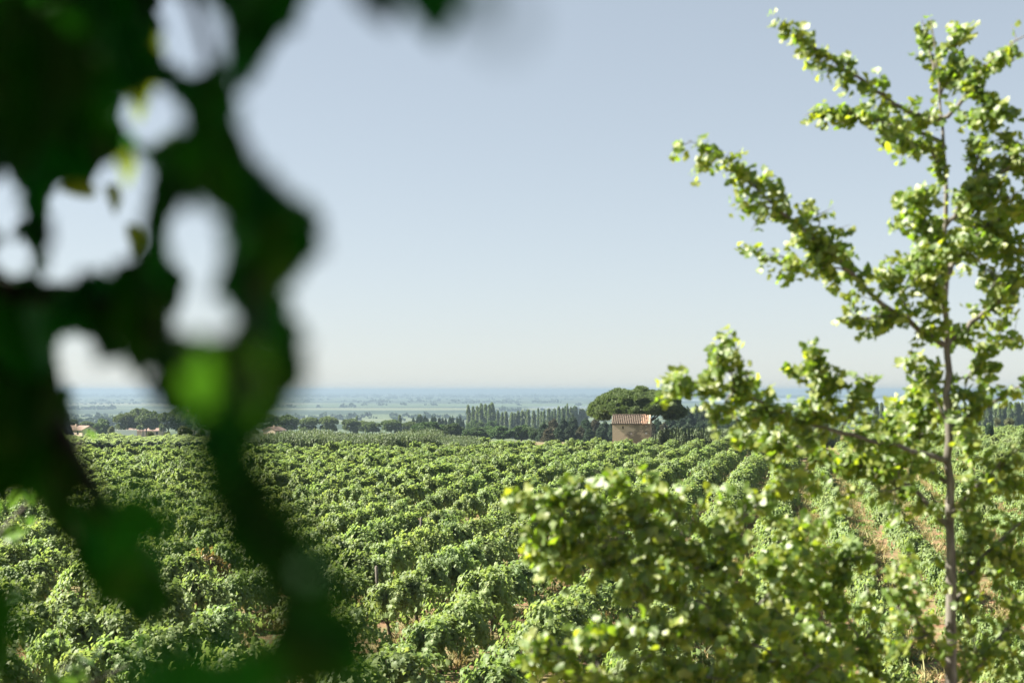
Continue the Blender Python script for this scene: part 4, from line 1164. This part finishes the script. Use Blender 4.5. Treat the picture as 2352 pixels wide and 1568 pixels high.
# ------------------------------------------------------------------ broad leaved tree close to the camera on the left
def near_tree():
    global rng
    keep, rng = rng, np.random.default_rng(5)
    base = np.array([-2.6, .9, 0.0])
    root = thing("broadleaf_tree", tuple(base), "dark large leaved tree overhanging the left, almost black against the sky", "tree")
    off = base
    top = np.array([-2.1, 1.2, 8.2])
    link("trunk", tube_mesh("broadleaf_trunk", [(smooth_path([base + [0, 0, -.2], base + [.1, 0, 3], base + [.25, .1, 6], top], 18) - off, np.linspace(.19, .09, 18))], M_DBARK, 12), root)
    allc = []
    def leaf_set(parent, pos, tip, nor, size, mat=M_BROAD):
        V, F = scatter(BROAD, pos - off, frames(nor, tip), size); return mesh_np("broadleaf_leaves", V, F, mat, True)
    M_TWIG = noisy("twig_bark", [(.3, (.010, .009, .007)), (.7, (.028, .024, .018))], 30, bump=False)
    def boughs(name, limbs): return link("branch", tube_mesh("broadleaf_branch", [(q - off, np.linspace(a, b, len(q))) for q, a, b in limbs], M_TWIG, 8), root)
    T = top
    B1 = boughs("b", [(smooth_path([T + [0, 0, -1.4], T + [.7, .1, -.6], P(150, -160, 1.45), P(215, 120, 1.45), P(235, 380, 1.4)], 24), .03, .004)])
    B2 = boughs("b", [(smooth_path([T + [0, 0, -.9], T + [1.0, 0, .1], P(420, -260, 1.3), P(470, 200, 1.2), P(560, 420, 1.15), P(600, 700, 1.1)], 26), .026, .003),
                      (smooth_path([T + [0, 0, -.9] , T + [1.0, 0, .1], P(420, -260, 1.3), P(520, -60, 1.2), P(900, -60, .95), P(1020, 0, .85)], 20), .012, .002)])
    B3 = boughs("b", [(smooth_path([base + [.15, 0, 6.1], P(-320, 420, 1.7), P(-40, 640, 1.6), P(90, 820, 1.55), P(150, 1080, 1.5), P(260, 1260, 1.45), P(400, 1390, 1.4)], 24), .034, .010)])
    B4 = boughs("b", [(smooth_path([P(-40, 640, 1.6), P(140, 690, 1.45), P(300, 700, 1.3), P(430, 830, 1.15), P(520, 960, 1.05)], 18), .012, .003)])
    B5 = boughs("b", [(smooth_path([P(560, 430, 1.12), P(590, 760, .95), P(530, 960, .8), P(600, 1180, .7), P(700, 1370, .68)], 18), .006, .003)])
    MASKS['upper back'] = poly_mask(POLY['upper']) & ~HOLE_M; MASKS['left back'] = poly_mask(POLY['left']) & ~HOLE_M
    spec = {'upper back': (B1, 1.9, 2.4, .10, .15), 'left back': (B3, 1.9, 2.4, .08, .14), 'upper': (B1, 1.15, 1.7, .07, .125), 'centre': (B2, .85, 1.1, .05, .10), 'corner': (B2, 1.0, 1.15, .07, .12), 'bridge': (B2, 1.2, 1.5, .05, .09), 'stem': (B2, 1.2, 1.5, .04, .08), 'strand': (B1, 1.4, 1.6, .04, .07), 'middle': (B4, 1.05, 1.4, .06, .12), 'left': (B3, 1.3, 1.75, .06, .12), 'low': (B5, .66, .78, .045, .09)}
    n_out = len(BROAD_OUT); OUT = np.c_[np.array(BROAD_OUT), np.zeros(n_out)]
    for k, (br, d0, d1, s0, s1) in spec.items():
        mask = MASKS[k]; allow = mask.copy()
        for kk in MASKS:                       # a leaf may run on into the neighbouring dark mass
            if kk != 'low' and k != 'low': allow |= MASKS[kk]
        cover = np.zeros_like(mask); ij = np.argwhere(mask); count = 0; todo = []
        for att in range(9000):
            left = mask & ~cover
            if left.sum() < .02 * mask.sum() or count > 150: break
            if att % 40 == 0: ij = np.argwhere(left)
            j, i = ij[rng.integers(len(ij))]
            c = (gx[j, i], gy[j, i]); Yd = rng.uniform(d0, d1)
            shrink = 1 - .74 * min(1, att / 2500)
            size = rng.uniform(s0, s1) * shrink
            a = rng.normal() * .75; tip = np.array([math.sin(a), rng.normal() * .25, -math.cos(a)])
            nor = np.array([rng.normal() * .45, -1 if rng.uniform() < .5 else 1, rng.normal() * .35])
            M = frames(nor[None], tip[None])[0]
            p0 = P(c[0], c[1], Yd) - M[:, 1] * size * rng.uniform(.2, .8)
            o3 = p0 + (OUT * size) @ M.T
            pr = proj(o3)
            ii = ((pr[:, 0] + 160) // 8).astype(int); jj = ((pr[:, 1] + 160) // 8).astype(int)
            inb = (ii >= 0) & (ii < GW) & (jj >= 0) & (jj < GH + 60)
            ok = np.where(inb, allow[jj.clip(0, GH + 59), ii.clip(0, GW - 1)], True)
            if ok.mean() < (.93 if att < 3000 else .86): continue
            pm = poly_mask(pr[:, :2].tolist())
            if (pm & HOLE_M).sum() > 4: continue
            if (pm & left).sum() < .25 * pm.sum(): continue
            cover |= pm; count += 1
            todo.append((float((pm & mask).sum()), p0, M[:, 1], M[:, 2], size))
        todo.sort(key=lambda q: -q[0])
        for q in todo[:14]: link("leaf", leaf_set(br, q[1][None], q[2][None], q[3][None], q[4]), br)
        if todo[14:]:
            rest = todo[14:]
            link("foliage", leaf_set(br, np.array([q[1] for q in rest]), np.array([q[2] for q in rest]), np.array([q[3] for q in rest]), np.array([q[4] for q in rest])), br)
    # leaves that stand out one by one
    def one(br, px, py, Yd, ang, size, mat=M_BROAD, yaw=0.0, lab=None):
        t = np.array([math.sin(R(ang)), -.1, -math.cos(R(ang))]); nrm = np.array([math.sin(yaw), -math.cos(yaw), .2])
        lf = link("leaf", leaf_set(br, P(px, py, Yd)[None], t[None], nrm[None], size, mat), br)
        if lab: lf['label'] = lab
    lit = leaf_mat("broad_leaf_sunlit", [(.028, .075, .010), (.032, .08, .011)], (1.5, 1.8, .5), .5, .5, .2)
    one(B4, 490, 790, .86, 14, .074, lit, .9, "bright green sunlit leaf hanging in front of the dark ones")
    soft = leaf_mat("broad_leaf_half_lit", [(.016, .10, .012), (.02, .115, .014)], (1.4, 2.4, .5), .35, .6, .1)  # brighter copy of the leaf colour, moderate light painted in
    one(B5, 250, 1190, .72, 84, .042, soft); one(B5, 545, 1500, .64, 10, .036, soft, .4); one(B5, 395, 1500, .62, 10, .05, soft, .3); one(B3, -30, 1350, .72, 8, .05)
    one(B2, 985, -65, .85, 8, .044); one(B2, 850, -65, .85, 20, .036); one(B2, 1070, -30, .55, 30, .017); one(B2, 1130, 10, .36, 25, .011)
    one(B2, 640, -10, 1.05, -35, .05)
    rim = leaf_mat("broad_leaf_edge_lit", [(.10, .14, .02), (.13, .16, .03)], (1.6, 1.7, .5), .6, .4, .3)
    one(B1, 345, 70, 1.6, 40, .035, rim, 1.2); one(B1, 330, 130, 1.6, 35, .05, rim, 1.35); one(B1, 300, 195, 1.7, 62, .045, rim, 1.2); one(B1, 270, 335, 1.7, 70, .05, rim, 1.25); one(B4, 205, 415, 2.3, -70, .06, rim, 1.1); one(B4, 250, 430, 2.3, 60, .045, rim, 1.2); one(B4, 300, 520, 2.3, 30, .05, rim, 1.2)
    # unseen rest of the crown, leaves added left and behind to block sun and sky
    n = 900
    q = rng.normal(size=(n * 5, 3)); q = norm(q) * rng.uniform(.25, 1, (n * 5, 1)) ** .4
    p = q * np.array([2.3, 2.3, 2.2]) + np.array([-2.1, .9, 8.2])
    q2 = np.c_[rng.uniform(-1.9, -.34, 2200), rng.uniform(.4, 2.3, 2200), rng.uniform(5.7, 8.4, 2200)]
    q3 = np.c_[rng.uniform(-1.5, .9, 500), rng.uniform(-1.3, .9, 500), rng.uniform(7.2, 8.4, 500)]
    q4 = np.c_[rng.uniform(-2.2, 1.6, 1100), rng.uniform(-1.7, -.6, 1100), rng.uniform(4.6, 8.4, 1100)]
    p = np.concatenate([p, q2, q3, q4]); pr = proj(p)
    margin = 420 / np.maximum(pr[:, 2], .3)
    infr = (pr[:, 2] > .02) & (pr[:, 0] > -margin) & (pr[:, 0] < 2352 + margin) & (pr[:, 1] > -margin) & (pr[:, 1] < 1568 + margin)
    near = np.linalg.norm(p - np.array([0, 0, CAM_H]), axis=1) < .45
    p = p[~infr & ~near]
    # gaps cut into the crown for shafts of sun that reach the single bright leaves
    sd = np.array(sdir)
    for a, b, Yd in [(495, 830, .86), (510, 890, .86), (522, 950, .86), (345, 90, 1.6), (330, 170, 1.6), (290, 240, 1.7), (270, 370, 1.7)]:
        v = p - P(a, b, Yd); t = (v * sd).sum(1)
        p = p[~((t > 0) & (np.linalg.norm(v - t[:, None] * sd, axis=1) < (.10 if Yd < 1 else .10)))]
    V, F = scatter(BROAD, p - off, frames(rng.normal(size=p.shape) + [0, 0, .5], rng.normal(size=p.shape) * .6 + [0, 0, -.7]), rng.uniform(.09, .15, len(p)))
    link("crown", mesh_np("broadleaf_crown_unseen", V, F, M_BROAD, True), root)
    rng = keep
near_tree()

# ------------------------------------------------------------------ sapling at the lower left
def sapling():
    global rng
    keep, rng = rng, np.random.default_rng(9)
    Yb = 4.6; bx = P(-60, 1568, Yb)[0]
    root = thing("sapling", (bx, Yb, 0), "slightly blurred leafy sapling with pale green tops at the bottom left corner", "sapling")
    off = np.array([bx, Yb, 0])
    stems = [([np.array([bx, Yb, -.1]), np.array([bx, Yb, 3]), P(-60, 1700, Yb), P(90, 1565, Yb), P(165, 1510, Yb)], .03, .5),
             ([np.array([bx, Yb, 3]), P(40, 1680, Yb), P(190, 1570, Yb), P(290, 1525, Yb)], .015, .55),
             ([np.array([bx, Yb, 3]), P(-120, 1640, Yb), P(-40, 1440, Yb), P(45, 1345, Yb)], .015, .6),
             ([np.array([bx, Yb, 3]), P(-160, 1500, Yb), P(-60, 1250, Yb), P(110, 1130, Yb), P(178, 1060, Yb), P(192, 1010, Yb)], .016, .80)]
    link("stem", tube_mesh("sapling_stem", [(smooth_path(p, 22) - off, np.linspace(r, .003, 22)) for p, r, _ in stems], M_BARK, 7), root)
    for k, (p, r, f0) in enumerate(stems):
        q = smooth_path(p, 40); n = [64, 60, 36, 26][k]
        t = rng.uniform(f0, 1.0, n)
        pos = lerp_path(q, t) + rng.normal(size=(n, 3)) * np.array([.075, .12, .06]) * (1 if k < 2 else .55)
        V, F = scatter(BROAD, pos - off, frames(rng.normal(size=(n, 3)) * .7 + [-.4, -.2, .8], rng.normal(size=(n, 3)) * .6 + [0, 0, -.7]), rng.uniform(.05, .095, n))
        link("foliage", mesh_np("sapling_foliage", V, F, M_SAPLING, True), root)
    rng = keep
sapling()

# ------------------------------------------------------------------ air
def haze():
    D = 64000; z0, z1 = -46.5, 16
    V, F = bm_box((-D, -D, z0), (D, D, z1))
    m, nt, out = new_mat("haze_air")
    pv = nt.nodes.new("ShaderNodeVolumePrincipled")
    pv.inputs['Color'].default_value = (.218, .290, .378, 1); pv.inputs['Density'].default_value = 1.95e-4
    pv.inputs['Anisotropy'].default_value = .2
    nt.links.new(pv.outputs[0], out.inputs['Volume'])
    tag(link("haze", py_mesh("haze", [(V, F)], m)), "pale blue summer haze over the plain", kind='stuff')
haze()
